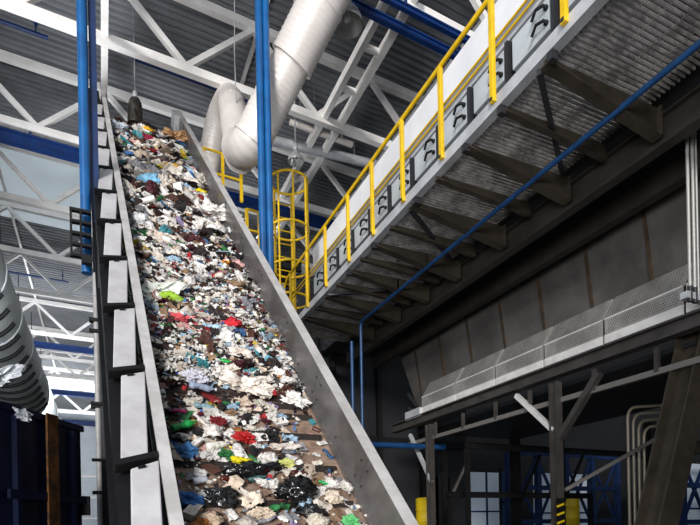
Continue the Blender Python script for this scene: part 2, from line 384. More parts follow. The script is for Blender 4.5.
# right side wall
cpart(MB().box((.0, V0, -.12), (.02, 14.95, .40)), 'side_wall', M['wallsteel'], 'right grey steel side wall')
cpart(MB().box((.0, V0, .40), (.11, 14.95, .415)).box((.095, V0, .26), (.11, 14.95, .40)), 'top_flange', M['flange'], 'pale rolled top edge of the right wall')
cpart(MB().box((-.045, V0, .0), (.0, 14.0, .075)).box((-.012, V0, .075), (0, 14.0, .095)), 'skirt_strip', M['wallsteel'])
for i in range(11):
    vv = -1.0 + 1.45*i
    cpart(MB().box((-.006, vv, .0), (.0, vv+.05, .40)), 'joint_strip', M['wallsteel'])
    for (dv, w) in ((.1, .12), (.1, .3), (-.06, .12), (-.06, .3), (.7, .12)):
        cpart(MB().lathe([(.011, -.012), (.011, 0)], 8, 'x', (0, vv+dv, w)), 'bolt', M['dark'])
cpart(MB().box((-.12, 14.3, .05), (.0, 14.95, .40)).box((.0, 14.95, -.1), (.11, 15.0, .415)), 'end_plate', M['galv'])
# left side
cpart(MB().box((-1.74, V0, -.12), (-1.72, 15.5, .39)), 'side_wall', M['wallsteel'], 'left steel side wall')
cpart(MB().box((-1.795, V0, .385), (-1.705, 15.55, .40)).box((-1.795, V0, .36), (-1.785, 15.55, .385)), 'top_flange', M['flange'], 'pale flange of the left wall')
# stepped covers on the left side
for i in range(12):
    v0 = -2.18+1.262*i; v1 = v0 + 1.19; W0, W1 = .36, .39
    TL, TR, BL, BR = (-2.0, v1-.05), (-1.80, v1+.06), (-2.06, v0-.02), (-1.865, v0+.06)
    Q = [BL, BR, TR, TL]; Wq = [W0, W0, W1, W1]
    st = MB().add([(q[0], q[1], w_) for q, w_ in zip(Q, Wq)] + [(q[0], q[1], w_-.06) for q, w_ in zip(Q, Wq)],
           [(0,1,2,3),(7,6,5,4),(1,0,4,5),(2,1,5,6),(3,2,6,7),(0,3,7,4)])
    pn = bevel(cpart(st, 'cover_panel', M['panel']), .01)
    st2 = MB().tube([(-1.95, v1-.05, .40), (-1.90, v1-.03, .40)], .012, 6)
    st2.build('lift_handle', M['black'], pn)
    fr = MB().add([(-2.10, v1-.04, .408), (-1.80, v1+.085, .408), (-1.80, v1+.15, .408), (-2.10, v1+.02, .408), (-2.10, v1-.04, .33), (-1.80, v1+.085, .33), (-1.80, v1+.15, .33), (-2.10, v1+.02, .33)],
           [(0,1,2,3),(7,6,5,4),(1,0,4,5),(2,1,5,6),(3,2,6,7),(0,3,7,4)])
    cpart(fr, 'cover_frame', M['black'])
cpart(MB().box((-2.10, V0, .05), (-1.83, 15.2, .28)), 'backing_channel', M['black'])
cpart(MB().box((-2.13, V0, -.2), (-1.75, 15.2, -.1)), 'support_rail', M['black'])
cpart(MB().box((-1.72, V0, -.34), (.06, 14.0, -.2)), 'frame_bed', M['dark'])
cpart(MB().lathe([(.17, -1.70), (.17, 0)], 20, 'x', (0, V1, -.19)), 'head_drum', M['dark'])

# ------------------------------------------------------------------ walkway on the right
wk = empty('walkway', (3.72, 2.6, 5.9), 'elevated steel grating walkway with brown brackets seen from below', 'walkway')
Y0, Y1 = 1.6, 11.2
part(MB().box((3.70, Y0, 5.93), (3.735, Y1, 6.06)).box((3.735, Y0, 5.93), (3.80, Y1, 5.945)), 'edge_channel', M['galv'], wk, 'light grey channel along the walkway edge')
# grating: bearing bars along X seen from below, in bays
g = MB(); y = Y0+.02
while y < Y1:
    g.box((3.74, y, 5.955), (5.15, y+.014, 5.985)); y += .05
x = 3.9
while x < 5.1:
    g.box((x, Y0, 5.978), (x+.006, Y1, 5.984)); x += .22
part(g, 'grating', M['grate'], wk, 'grey open steel grating')
part(MB().box((4.95, Y0, 6.02), (6.4, Y1+.9, 6.08)), 'service_floor', M['dark'], wk)
def bracket(y, big):
    h0, h1 = (.05, .30) if big else (.05, .16)
    x1 = 5.26 if big else 5.2
    mb = MB()
    for (xa, ya) in ((3.74, y),):
        zt = 5.95
        mb.add([(3.74, y-.012, zt), (x1, y-.012, zt), (x1, y-.012, zt-h1), (3.74, y-.012, zt-h0),
                (3.74, y+.012, zt), (x1, y+.012, zt), (x1, y+.012, zt-h1), (3.74, y+.012, zt-h0)],
               [(3,2,1,0),(4,5,6,7),(0,1,5,4),(1,2,6,5),(2,3,7,6),(3,0,4,7)])
        fw = .06 if big else .035
        mb.add([(3.74, y-fw, zt-h0), (x1, y-fw, zt-h1), (x1, y+fw, zt-h1), (3.74, y+fw, zt-h0),
                (3.74, y-fw, zt-h0-.014), (x1, y-fw, zt-h1-.014), (x1, y+fw, zt-h1-.014), (3.74, y+fw, zt-h0-.014)],
               [(0,1,2,3),(7,6,5,4),(1,0,4,5),(2,1,5,6),(3,2,6,7),(0,3,7,4)])
    if big: mb.box((5.24, y-.06, zt-h1-.014), (5.26, y+.06, zt))
    part(mb, 'bracket', M['brown'], wk)
for y in (3.69, 4.87, 6.03, 7.1, 8.0, 9.0, 10.1): bracket(y, True)
for y in (4.28, 5.45, 6.6, 7.55, 8.5, 9.55): bracket(y, False)
part(MB().ibeam((5.33, Y0, 5.72), (5.33, Y1+.4, 5.72), .14, .32, .02), 'main_beam', M['beamdark'], wk)
part(MB().ibeam((6.05, Y0, 5.72), (6.05, Y1+.4, 5.72), .14, .32, .02), 'main_beam', M['beamdark'], wk)
for (a, b) in (((3.76, 3.78, 5.9), (5.05, 4.75, 5.9)), ((3.76, 6.1, 5.9), (5.0, 6.98, 5.9)), ((3.76, 8.9, 5.9), (5.0, 8.1, 5.9))):
    part(MB().bar(a, b, .05, .05), 'cross_brace', M['dark'], wk)
# angle cleats under the edge channel
for y in (3.6, 4.28, 4.87, 5.9, 7.1, 8.0): part(MB().box((3.705, y-.03, 5.85), (3.78, y+.03, 5.93)), 'edge_cleat', M['dark'], wk)
# railing
rl = empty('safety_railing', (3.70, 3.4, 5.97), 'long yellow tube railing along the edge of the grating walkway', 'railing')
part(MB().tube([(3.68, 1.7, 7.07), (3.68, 10.9, 7.07), (3.68, 11.15, 6.95)], .027, 12), 'top_rail', M['yellow'], rl)
part(MB().tube([(3.75, 1.7, 6.60), (3.75, 10.9, 6.60)], .012, 8).tube([(3.75, 1.7, 6.68), (3.75, 10.9, 6.68)], .012, 8), 'middle_rail', M['yellow'], rl)
for y in (2.45, 3.4, 4.33, 5.24, 6.13, 7.0, 7.85, 8.82, 9.77, 10.75):
    o = part(MB().box((3.655, y-.03, 5.99), (3.70, y+.03, 7.05)), 'rail_post', M['yellow'], rl); bevel(o, .006)
    part(MB().box((3.645, y-.015, 6.0), (3.655, y+.015, 6.03)), 'post_bolt', M['dark'], rl)
# machine housing above walkway
mh = empty('enclosed_conveyor', (4.9, 4, 6.1), 'long pale enclosed conveyor with inspection doors standing on the walkway', 'machine')
part(MB().box((5.0, 1.2, 6.1), (6.2, 12.4, 8.10)), 'housing', M['dark'], mh)
part(MB().box((4.86, 1.2, 8.17), (6.25, 12.45, 8.62)).box((4.92, 1.2, 8.62), (6.2, 12.45, 8.70)), 'top_cover', M['white'], mh, 'smooth white top cover')
part(MB().box((4.93, 1.2, 8.02), (5.0, 12.4, 8.07)), 'ledge', M['galv'], mh)
yy = .7
while yy < 12:
    d = bevel(part(MB().box((4.93, yy+.08, 7.585), (5.0, yy+.72, 7.985)), 'inspection_door', M['door'], mh), .01)
    for z in (7.68, 7.86):
        hb = MB().tube([(4.93, yy+.12, z), (4.87, yy+.12, z+.01), (4.85, yy+.22, z+.03), (4.86, yy+.30, z-.04)], .02, 8).lathe([(.03, -.03), (.03, 0)], 10, 'x', (4.93, yy+.12, z))
        hb.v = [(q[0]-4.9, q[1]-4, q[2]-6.1) for q in hb.v]
        q = hb.build('door_handle', M['black'], d)
    part(MB().box((4.90, yy-.02, 6.1), (5.0, yy+.03, 8.02)), 'divider_post', M['dark'], mh)
    yy += .8

# ------------------------------------------------------------------ blue pipes
bp = empty('blue_pipe', (4.63, 9.3, 5.7), 'long blue water pipe clipped under the walkway and turning down at its end', 'pipe')
pts = path_pts([(4.66, 1.6, 5.74), (4.66, 9.45, 5.74), (4.66, 9.5, .02)], .12)
part(MB().tube(pts, .031, 12), 'pipe', M['pipeblue'], bp)
for y in (3.7, 4.9, 6.05, 7.1, 8.0): part(MB().box((4.645, y-.012, 5.74), (4.675, y+.012, 5.95)), 'pipe_clip', M['galv'], bp)
o = MB().tube([(4.55, 9.65, .02), (4.55, 9.65, 5.4)], .036, 12).build('blue_pipe', M['pipeblue']); tag(o, 'second blue pipe standing just left of the bent one', 'pipe')
o = MB().tube([(4.66, 9.42, 3.34), (6.5, 9.36, 3.36)], .06, 12).build('blue_pipe', M['pipeblue']); tag(o, 'horizontal blue pipe below the left end of the perforated covers', 'pipe')

# ------------------------------------------------------------------ hopper wall and perforated covers
hp = empty('hopper', (6.3, 4, 4.5), 'long dark brown-grey steel hopper skirt with rusty vertical ribs', 'hopper')
part(MB().add([(6.25, 1.2, 6.6), (6.25, 11.2, 6.6), (6.60, 10.5, 4.35), (6.60, 1.2, 4.35), (6.31, 1.2, 6.6), (6.31, 11.2, 6.6), (6.66, 10.5, 4.35), (6.66, 1.2, 4.35)],
     [(3,2,1,0),(4,5,6,7),(0,1,5,4),(1,2,6,5),(2,3,7,6),(3,0,4,7)]), 'skirt_plate', M['drum'], hp)
for k in range(8):
    y = 3.75+.93*k+ (0 if k else .0)
    part(MB().add([(6.245, y-.018, 6.5), (6.245, y+.018, 6.5), (6.585, y+.018, 4.5), (6.585, y-.018, 4.5), (6.215, y-.018, 6.5), (6.215, y+.018, 6.5), (6.555, y+.018, 4.5), (6.555, y-.018, 4.5)],
         [(3,2,1,0),(4,5,6,7),(0,1,5,4),(1,2,6,5),(2,3,7,6),(3,0,4,7)]), 'rib', M['rust'], hp)
part(MB().bar((6.2, 1.2, 6.6), (6.2, 11.3, 6.6), .14, .22), 'top_beam', M['black'], hp)
# perforated hoods
gaps = [1.7, 2.8, 3.92, 5.0, 6.05, 7.14, 8.24, 9.42]
def perf(mb, a, b, c, d, per=.045, r=.011, lift=.0015):
    """dark round holes laid on the quad a-b-c-d"""
    a, b, c, d = map(Vector, (a, b, c, d)); nx = int((b-a).length/per); ny = int((d-a).length/per)
    nrm = (b-a).cross(d-a).normalized(); U_ = (b-a).normalized(); W_ = (d-a).normalized()
    for j in range(1, ny):
        for i in range(1, nx):
            s_, t_ = (i + (.5 if j % 2 else 0))/nx, j/ny
            if s_ > .98: continue
            p = a.lerp(b, s_).lerp(d.lerp(c, s_), t_) - nrm*lift
            mb.add([p-U_*r, p-W_*r, p+U_*r, p+W_*r], [(0,1,2,3)])
M['hole'] = mat('hole_black', (30, 30, 32), .8)
for i in range(len(gaps)-1):
    a, b = gaps[i]+.02, gaps[i+1]-.02
    lab = ['', 'perforated cover nearest the two upright conduits, cut by the right frame edge', 'perforated steel cover just left of the two upright conduits', 'perforated steel cover third from the right edge', 'perforated steel cover over the tall brown leg',
           'perforated steel cover second from the left end', 'perforated steel cover at the left end of the row'][i] if i else 'perforated steel cover beyond the right edge of the picture'
    r = empty('machine_cover', (6.0, a, 4.02), lab, 'machine cover', 'perforated covers along the lower conveyor')
    part(MB().box((5.99, a, 4.15), (6.01, b, 4.36)).add([(5.99,a,4.36),(5.99,b,4.36),(6.2,b,4.68),(6.2,a,4.68),(6.01,a,4.35),(6.01,b,4.35),(6.22,b,4.67),(6.22,a,4.67)],
         [(0,1,2,3),(7,6,5,4),(1,0,4,5),(2,1,5,6),(3,2,6,7),(0,3,7,4)]), 'perforated_sheet', M['hood'], r)
    part(MB().box((5.98, a, 4.04), (6.01, b, 4.15)), 'lower_trim', M['hoodw'], r, 'plain white lower edge')
    part(MB().box((5.983, a, 4.352), (5.993, b, 4.366)), 'fold_line', M['hoodw'], r)
    if 2 <= i+1:
        mb = MB(); perf(mb, (5.99, a+.03, 4.16), (5.99, b-.03, 4.16), (5.99, b-.03, 4.35), (5.99, a+.03, 4.35), .03, .0085, .002)
        perf(mb, (5.993, a+.03, 4.37), (5.993, b-.03, 4.37), (6.195, b-.03, 4.68), (6.195, a+.03, 4.68), .03, .0075, .003)
        o = part(mb, 'perforation', M['hole'], r); o['kind'] = 'stuff'
M['frame'] = mat('dark_frame_steel', (74, 70, 68), .5, .2, (58, 54, 52), 3)
fr = empty('support_frame', (6.0, 5.85, 0), 'brown steel stand carrying the row of perforated covers', 'frame')
part(MB().ibeam((6.0, 1.2, 3.92), (6.0, 10.6, 3.92), .16, .18, .02), 'upper_beam', M['frame'], fr)
part(MB().bar((6.06, 1.2, 3.50), (6.06, 10.2, 3.50), .06, .07), 'lower_beam', M['pipegrey2'], fr)
for y in (2.9, 4.3, 5.2, 6.4, 7.2, 8.1, 9.0): part(MB().bar((6.04, y, 3.5), (6.04, y, 3.78), .05, .05), 'spacer', M['frame'], fr)
for y in (5.85, 9.15, 2.2): part(MB().ibeam((6.0, y, 0), (6.0, y, 3.76), .12, .14, .015), 'leg', M['frame'], fr)
part(MB().bar((6.0, 5.9, 3.08), (6.0, 6.65, 3.76), .07, .07), 'knee_brace', M['hoodw'], fr, 'pale knee brace')
part(MB().bar((6.02, 5.8, 2.95), (6.02, 5.1, 3.7), .1, .08), 'knee_brace', M['frame'], fr)
part(MB().bar((6.0, 9.1, 2.6), (6.0, 9.9, 3.68), .07, .06), 'knee_brace', M['galv'], fr)
part(MB().bar((6.05, 5.75, 2.2), (8.0, 5.0, 3.3), .05, .05), 'diagonal_tie', M['pipegrey2'], fr)
part(MB().box((5.93, 9.4, 3.98), (6.1, 9.98, 4.16)), 'tail_guard', M['galv'], fr)
for (z1, z2) in ((4.0, 4.6), (4.0, 4.3)): part(MB().bar((6.1, 9.5, z1), (6.1, 10.1, z2), .05, .05), 'tail_strut', M['dark'], fr)
# underside tray of the lower conveyor
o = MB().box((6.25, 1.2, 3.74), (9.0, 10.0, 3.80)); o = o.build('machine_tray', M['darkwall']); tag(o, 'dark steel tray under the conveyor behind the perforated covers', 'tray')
for k, (y, x) in enumerate(((2.8, 6.9), (4.0, 6.9), (5.2, 6.9), (6.4, 6.9))): pass

# leaning strut at the right edge
st = empty('leaning_leg', (5.7, 4.0, 0), 'broad dark steel leg leaning across the bottom right corner', 'leg')
part(MB().ibeam((4.94, 4.0, .0), (6.72, 4.0, 4.9), .30, .30, .025, up=(0,1,0)), 'beam', M['brown'], st)
part(MB().box((4.7, 3.8, 0), (5.25, 4.2, .03)), 'base_plate', M['brown'], st)
bk = empty('cross_beam', (6.35, 4.2, 2.6), 'short rusty beam reaching right from the leaning leg', 'beam')
part(MB().ibeam((6.25, 4.25, 2.62), (8.0, 4.2, 2.62), .12, .16, .02), 'beam', M['brown'], bk)

# conduits
M['conduit2'] = mat('dusty_conduit', (170, 160, 142), .4, .3)
cd = []
for k in range(4):
    x = 7.12+.115*k; y = 5.55
    z = 3.42-.09*k
    pts = path_pts([(x, y, .02), (x, y, z), (x+1.15, y-.1, z+.12)], .18)
    o = MB().tube(pts, .022, 10).build('conduit', M['conduit2'])
    tag(o, 'zinc conduit bending behind the leaning leg, %s' % ('outermost of the four', 'second from the outside of the four', 'third from the outside of the four', 'innermost of the four')[k], 'conduit', 'bent zinc conduits')
for z in (1.95, 2.9):
    pass
for k, x in enumerate((5.62, 5.70, 5.76)):
    o = MB().tube([(x, 3.62, 4.1), (x, 3.62, 5.85)], .017 if k < 2 else .012, 10).build('conduit', M['conduit'])
    tag(o, 'straight upright zinc conduit at the right edge, %s of three' % ('left', 'middle', 'right')[k], 'conduit', 'upright conduits at the right edge')
pb = empty('pipe_bracket', (5.6, 3.62, 4.05), 'small steel clamp plate at the foot of the upright conduits', 'bracket')
part(MB().box((5.55, 3.6, 4.03), (5.93, 3.68, 4.1)), 'plate', M['galv'], pb)
for x in (5.62, 5.70): part(MB().tube([(x, 3.62, 4.0), (x, 3.62, 4.16)], .026, 8), 'clamp', M['dark'], pb)

# ------------------------------------------------------------------ yellow caged ladder and far platform rails
cg = empty('caged_ladder', (3.85, 11.4, 6.4), 'yellow caged ladder standing right of the blue double post', 'ladder')
cx, cy, cr = 3.87, 11.3, .42
for z in (9.35, 8.3, 7.45, 6.75):
    pts = [(cx+cr*math.cos(t), cy+cr*math.sin(t)*1.0, z) for t in [PI*(-.02)-PI*k/16*1.0 - 0 for k in range(33)]]
    part(MB().tube(pts, .026, 8), 'hoop', M['yellow'], cg)
for k in range(5):
    t = -PI*k/4*1.0 - .1
    part(MB().tube([(cx+cr*math.cos(t), cy+cr*math.sin(t), 6.2), (cx+cr*math.cos(t), cy+cr*math.sin(t), 9.35)], .022, 6), 'cage_bar', M['yellow'], cg)
for x in (cx-.2, cx+.2): part(MB().box((x-.02, cy+cr-.02, 5.9), (x+.02, cy+cr+.03, 9.4)), 'ladder_stile', M['yellow'], cg)
for k in range(11): part(MB().tube([(cx-.2, cy+cr, 6.1+.3*k), (cx+.2, cy+cr, 6.1+.3*k)], .014, 6), 'rung', M['yellow'], cg)
def railing(p0, p1, n, h, label):
    r = empty('platform_railing', p0, label, 'railing')
    P0, P1 = Vector(p0), Vector(p1); up = Vector((0,0,1))
    for f in (1, .5): part(MB().tube([P0+up*h*f, P1+up*h*f], .028, 8), 'rail', M['yellow'], r)
    for i in range(n):
        q = P0.lerp(P1, i/(n-1)); part(MB().box((q.x-.035, q.y-.025, q.z), (q.x+.035, q.y+.025, q.z+h)), 'rail_post', M['yellow'], r)
    return r
railing((2.35, 13.0, 9.75), (3.25, 13.05, 9.75), 3, 1.05, 'short yellow railing behind the right conveyor wall below the duct')
railing((3.15, 12.2, 8.15), (3.75, 12.25, 8.15), 3, .95, 'small yellow railing between the duct elbow and the blue double post')
pf = empty('service_platform', (3.0, 12.3, 8.0), 'dark service platform behind the right conveyor wall', 'platform')
part(MB().box((2.5, 12.0, 8.0), (4.4, 13.2, 8.12)), 'deck', M['dark'], pf)
part(MB().ibeam((2.5, 12.0, 7.9), (4.4, 12.05, 7.9), .1, .2, .015), 'edge_beam', M['black'], pf)
for x in (2.7, 4.3): part(MB().box((x-.07, 12.6, 0), (x+.07, 12.74, 8.0)), 'leg', M['black'], pf)
o = MB().box((3.0, 14.3, 0), (4.6, 14.45, 9.6)).box((3.0, 14.25, 9.5), (4.6, 14.3, 9.6)).build('cabinet', M['frame0']); tag(o, 'grey service cabinet seen through the ladder cage', 'cabinet')
# dark end wall of machinery behind the walkway end
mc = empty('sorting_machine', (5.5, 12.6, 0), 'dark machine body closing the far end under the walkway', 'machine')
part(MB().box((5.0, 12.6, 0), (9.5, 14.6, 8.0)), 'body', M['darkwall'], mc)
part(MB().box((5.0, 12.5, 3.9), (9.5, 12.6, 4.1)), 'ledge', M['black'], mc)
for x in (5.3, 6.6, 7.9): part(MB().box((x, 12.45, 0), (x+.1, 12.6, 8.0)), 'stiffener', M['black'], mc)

# ------------------------------------------------------------------ blue racks and panels in the dim background at lower right
def rack(x0, y0, dx, nb, h, label, m='racknavy'):
    r = empty('steel_frame', (x0, y0, 0), label, 'steel frame', 'blue braced frames in the dim background')
    for i in range(nb+1): part(MB().box((x0+i*dx-.07, y0-.07, 0), (x0+i*dx+.07, y0+.07, h)), 'post', M[m], r)
    for z in (h*.5, h*.75, h): part(MB().box((x0, y0-.05, z-.06), (x0+nb*dx, y0+.05, z+.06)), 'rail', M[m], r)
    for i in range(nb):
        part(MB().bar((x0+i*dx, y0, h*.5), (x0+(i+1)*dx, y0, h), .06, .06, (0,1,0)), 'brace', M[m], r)
        part(MB().bar((x0+i*dx, y0+.08, h), (x0+(i+1)*dx, y0+.08, h*.5), .06, .06, (0,1,0)), 'brace', M[m], r)
    return r
rack(6.2, 15.6, 1.3, 4, 4.3, 'blue braced frame behind the left leg of the cover stand')
rack(9.6, 11.0, 1.0, 4, 3.6, 'blue braced frame behind the bent conduits')
rack(11.0, 8.0, 1.0, 4, 3.4, 'blue braced frame at the right edge behind the leaning leg')
for k, (x0, y0, w, h, lab) in enumerate(((9.2, 17.0, 1.2, 3.7, 'dim pale wall panel left of the brown leg'), (10.9, 14.5, 1.6, 3.5, 'dim pale wall panel right of the brown leg'), (12.0, 12.6, 2.2, 3.3, 'dim pale wall panel behind the bent conduits'), (13.0, 9.5, 2.6, 3.3, 'dim pale wall panel behind the leaning leg'))):
    r = empty('wall_panel', (x0, y0, 0), lab, 'panel')
    part(MB().box((x0, y0, 0), (x0+w, y0+.05, h)), 'sheet', M['dimwin'], r)
    part(MB().box((x0, y0-.04, h*.62), (x0+w, y0, h*.62+.05)).box((x0+w/2-.03, y0-.04, 0), (x0+w/2+.03, y0, h)), 'glazing_bar', M['navy'], r)
for (x, y, lab) in ((10.95, 10.3, 'yellow barrel between the brown leg and the bent conduits'), (7.7, 12.0, 'small yellow barrel behind the left leg of the cover stand')):
    r = empty('barrel', (x, y, 1.55), lab, 'barrel')
    MB().lathe([(.24, 0), (.26, .02), (.26, .3), (.275, .32), (.26, .34), (.26, .6), (.275, .62), (.26, .64), (.26, .9), (.2, .93)], 20).build('drum_body', M['tank'], r)
    MB().lathe([(.05, .93), (.05, .96)], 10).build('bung', M['black'], r)
    o = MB().box((x-.6, y-.5, 0), (x+.6, y+.5, 1.54)).build('plinth', M['darkwall']); tag(o, 'dark plinth under the ' + lab.replace('barrel', 'drum', 1), 'plinth')
for k, (x0, y0, w, z0, h, lab) in enumerate(((6.6, 14.6, .9, 0, 3.4, 'blue sheet panel left of the dim pale panels'), (8.1, 12.6, .8, 0, 3.1, 'narrow blue sheet panel behind the left leg of the cover stand'), (11.9, 14.0, .5, 0, 3.5, 'narrow blue sheet panel right of the brown leg'))):
    r = empty('partition', (x0, y0, 0), lab, 'panel')
    part(MB().box((x0, y0, z0), (x0+w, y0+.06, h)), 'sheet', M['bluepanel'], r)
    part(MB().box((x0-.04, y0-.05, z0), (x0, y0+.06, h+.1)).box((x0-.04, y0-.05, h*.7), (x0+w, y0, h*.7+.06)), 'edge_frame', M['black'], r)
for (x, y, h, lab) in ((7.3, 10.6, 3.7, 'dark slim column left of the brown leg'), (8.4, 9.4, 3.7, 'dark slim column midway between the two stand legs'), (9.3, 9.0, 3.7, 'dark column just left of the brown leg'), (10.4, 7.6, 3.8, 'dark column just left of the bent conduits')):
    r = empty('dark_column', (x, y, 0), lab, 'column')
    part(MB().ibeam((x, y, 0), (x, y, h), .16, .18, .02), 'shaft', M['black'], r)
    part(MB().bar((x, y-.05, 2.1), (x+.7, y-.05, 3.3), .05, .05, (0,1,0)), 'brace', M['pipegrey2'] if x < 7.5 else M['black'], r)
for (x0, x1, y, z, lab) in ((6.3, 10.3, 9.0, 2.35, 'dark handrail-height beam crossing behind the brown leg'), (6.3, 12.0, 8.4, 3.25, 'dark cross beam above the blue frames')):
    r = empty('cross_beam', (x0, y, z), lab, 'beam')
    part(MB().ibeam((x0, y, z), (x1, y, z), .08, .12, .015), 'beam', M['black'], r)
    part(MB().box((x0, y-.04, 0), (x0+.08, y+.04, z)).box((x1-.08, y-.04, 0), (x1, y+.04, z)), 'end_posts', M['black'], r)
# hazard-striped bollard plates
hz = empty('hazard_post', (5.9, 5.7, 0), 'yellow and black striped hazard guard on the brown leg', 'guard')
for k in range(6):
    part(MB().bar((5.90, 5.765, 1.72+.06*k), (6.04, 5.765, 1.76+.06*k), .006, .03), 'stripe', M['barrier'] if k % 2 == 0 else M['black'], hz)
part(MB().box((5.895, 5.767, 1.2), (6.05, 5.775, 2.08)), 'guard_plate', M['black'], hz)

# ------------------------------------------------------------------ left: container, covered gallery
ct = empty('waste_container', (-.5, 5.5, 0), 'dark navy steel waste container at the bottom left with an orange rusty strap', 'container')
c0 = Vector((-1.00, 5.0, 0)); c1 = Vector((-.19, 6.36, 0)); dirc = (c1-c0).normalized(); nn = Vector((-dirc.y, dirc.x, 0))
c00 = c0 - dirc*2.2
def quadprism(a, b, n, d, z0, z1):
    mb = MB(); P = [a, b, b+n*d, a+n*d]
    return mb.add([(p.x, p.y, z0) for p in P] + [(p.x, p.y, z1) for p in P], [(3,2,1,0),(4,5,6,7),(0,1,5,4),(1,2,6,5),(2,3,7,6),(3,0,4,7)])
ZC = 2.78
part(quadprism(c00, c1, nn, .06, 0, ZC), 'side_panel', M['container'], ct)
part(quadprism(c1-dirc*.06, c1, nn, 2.4, 0, ZC), 'end_panel', M['container'], ct)
part(quadprism(c00, c00+dirc*.06, nn, 2.4, 0, ZC), 'end_panel', M['container'], ct)
part(quadprism(c00+nn*2.34, c1+nn*2.34, nn, .06, 0, ZC), 'side_panel', M['container'], ct)
part(quadprism(c00-nn*.03, c1+dirc*.02-nn*.03, nn, .12, ZC, ZC+.06), 'top_rim', M['container'], ct)
for t in (.2, .55, 1.0):
    q = c1-dirc*t; part(quadprism(q, q+dirc*.06, -nn, .05, 0, ZC-.02), 'side_rib', M['container'], ct)
q = c1-dirc*.62
part(quadprism(q-nn*.07, q+dirc*.16-nn*.07, nn, .02, 1.0, ZC+.07), 'rusty_strap', M['strap'], ct, 'orange rusty strap')
part(quadprism(c1-nn*.08, c1+dirc*.03-nn*.08, nn, .1, 1.9, 2.1), 'latch', M['black'], ct)
part(quadprism(c1-dirc*1.1-nn*.06, c1-nn*.06, nn, .03, 2.02, 2.1), 'middle_rail', M['container'], ct)

gl = empty('covered_gallery', (-3.3, 14, 7.7), 'silver covered duct gallery with dark cross bars down the left edge', 'gallery')
mb = MB(); vs = []; N = 28
for (y) in (12.5, 40):
    for k in range(N+1):
        t = 2*PI*k/N; vs.append((-3.35+1.2*math.cos(t), y, 8.6+1.2*math.sin(t)*1.0))
mb.add(vs, [(k, k+1, N+2+k, N+1+k) for k in range(N)], True)
part(mb, 'curved_cladding', M['clad'], gl)
for k in range(9): part(MB().tube([(-3.35, 13.5+3*k, 8.6), (-3.35, 13.62+3*k, 8.6)], 1.23, 28), 'joint_band', M['galv'], gl)
for k in range(16): part(MB().tube([(-3.35+1.28*math.cos(t_), 13.2+1.07*k, 8.6+1.28*math.sin(t_)) for t_ in [-2.6+.16*j_ for j_ in range(14)]], .06, 6), 'cross_bar', M['black'], gl)
for k in range(6): part(MB().tube([(-3.3, 14+5*k, 9.0), (-3.3, 14+5*k, 13.9)], .02, 6), 'hanger_rod', M['dark'], gl)

# thin tall steel strips high at left
o = MB().tube([(-1.6, 9.5, 9.1), (-1.75, 9.6, 13.9)], .03, 6).build('hanging_cable', M['cable']); tag(o, 'grey cable hanging from the roof near the left edge', 'cable')

# ------------------------------------------------------------------ waste on the belt
def wloc(px, py, w):
    """picture measurement turned into belt coordinates at height w"""
    u_ = (px-350)/FPX; v_ = (529-py)/FPX
    d = Fv + R2*u_ + U2*v_; o = Vector((0,0,EZ)); p0 = A + Wd*w
    t = Wd.dot(p0-o)/Wd.dot(d); q = o + d*t - A
    return q.dot(Xd), q.dot(Vd)
def nz(x, y, z, s): return noise.noise(Vector((x*s, y*s, z*s)))
def base(u, v):
    s_ = max(0.0, min(1.0, (-u-.02)/.35)) * max(0.0, min(1.0, (u+1.74)/.10))
    f = max(0, min(1, (v-1.93)/.14)); t = max(0, min(1, (v+.6)/.4))
    if v > 12.6: f *= max(0, 1-(v-12.6)/1.0)
    h = .02 + s_*(.115 + .07*nz(u, v, 0, 1.7) + .05*nz(u, v, 3, 4))
    low = .012*s_
    return max(.0, h*f + low*(1-f))
# crumple prototypes -----------------------------------------------------
import bmesh
def ico(sub):
    bm = bmesh.new(); bmesh.ops.create_icosphere(bm, subdivisions=sub, radius=1.0)
    bm.verts.ensure_lookup_table(); v = [tuple(x.co) for x in bm.verts]; f = [tuple(a.index for a in g_.verts) for g_ in bm.faces]; bm.free(); return v, f
ICO3 = ico(4); ICO2 = ico(3)
def crumple(seed, sx, sy, sz, amp=.45, fr=1.4, big=True, smooth=False):
    V_, F_ = ICO3 if big else ICO2; out = []
    for (x, y, z) in V_:
        n1 = noise.noise(Vector((x*fr+seed*7.1, y*fr, z*fr)))
        n2 = abs(noise.noise(Vector((x*fr*2.2, y*fr*2.2+seed*3.7, z*fr*2.2))))
        n3 = abs(noise.noise(Vector((x*fr*5, y*fr*5, z*fr*5+seed*1.7))))
        n4 = abs(noise.noise(Vector((x*fr*9+seed, y*fr*9, z*fr*9))))
        r_ = 1 + amp*n1*1.5 + amp*(.35-n2)*1.9 - amp*n3*1.3 - amp*n4*.75
        out.append((x*r_*sx, y*r_*sy, max(z*r_, -.55)*sz))
    return MB().add(out, F_, smooth)
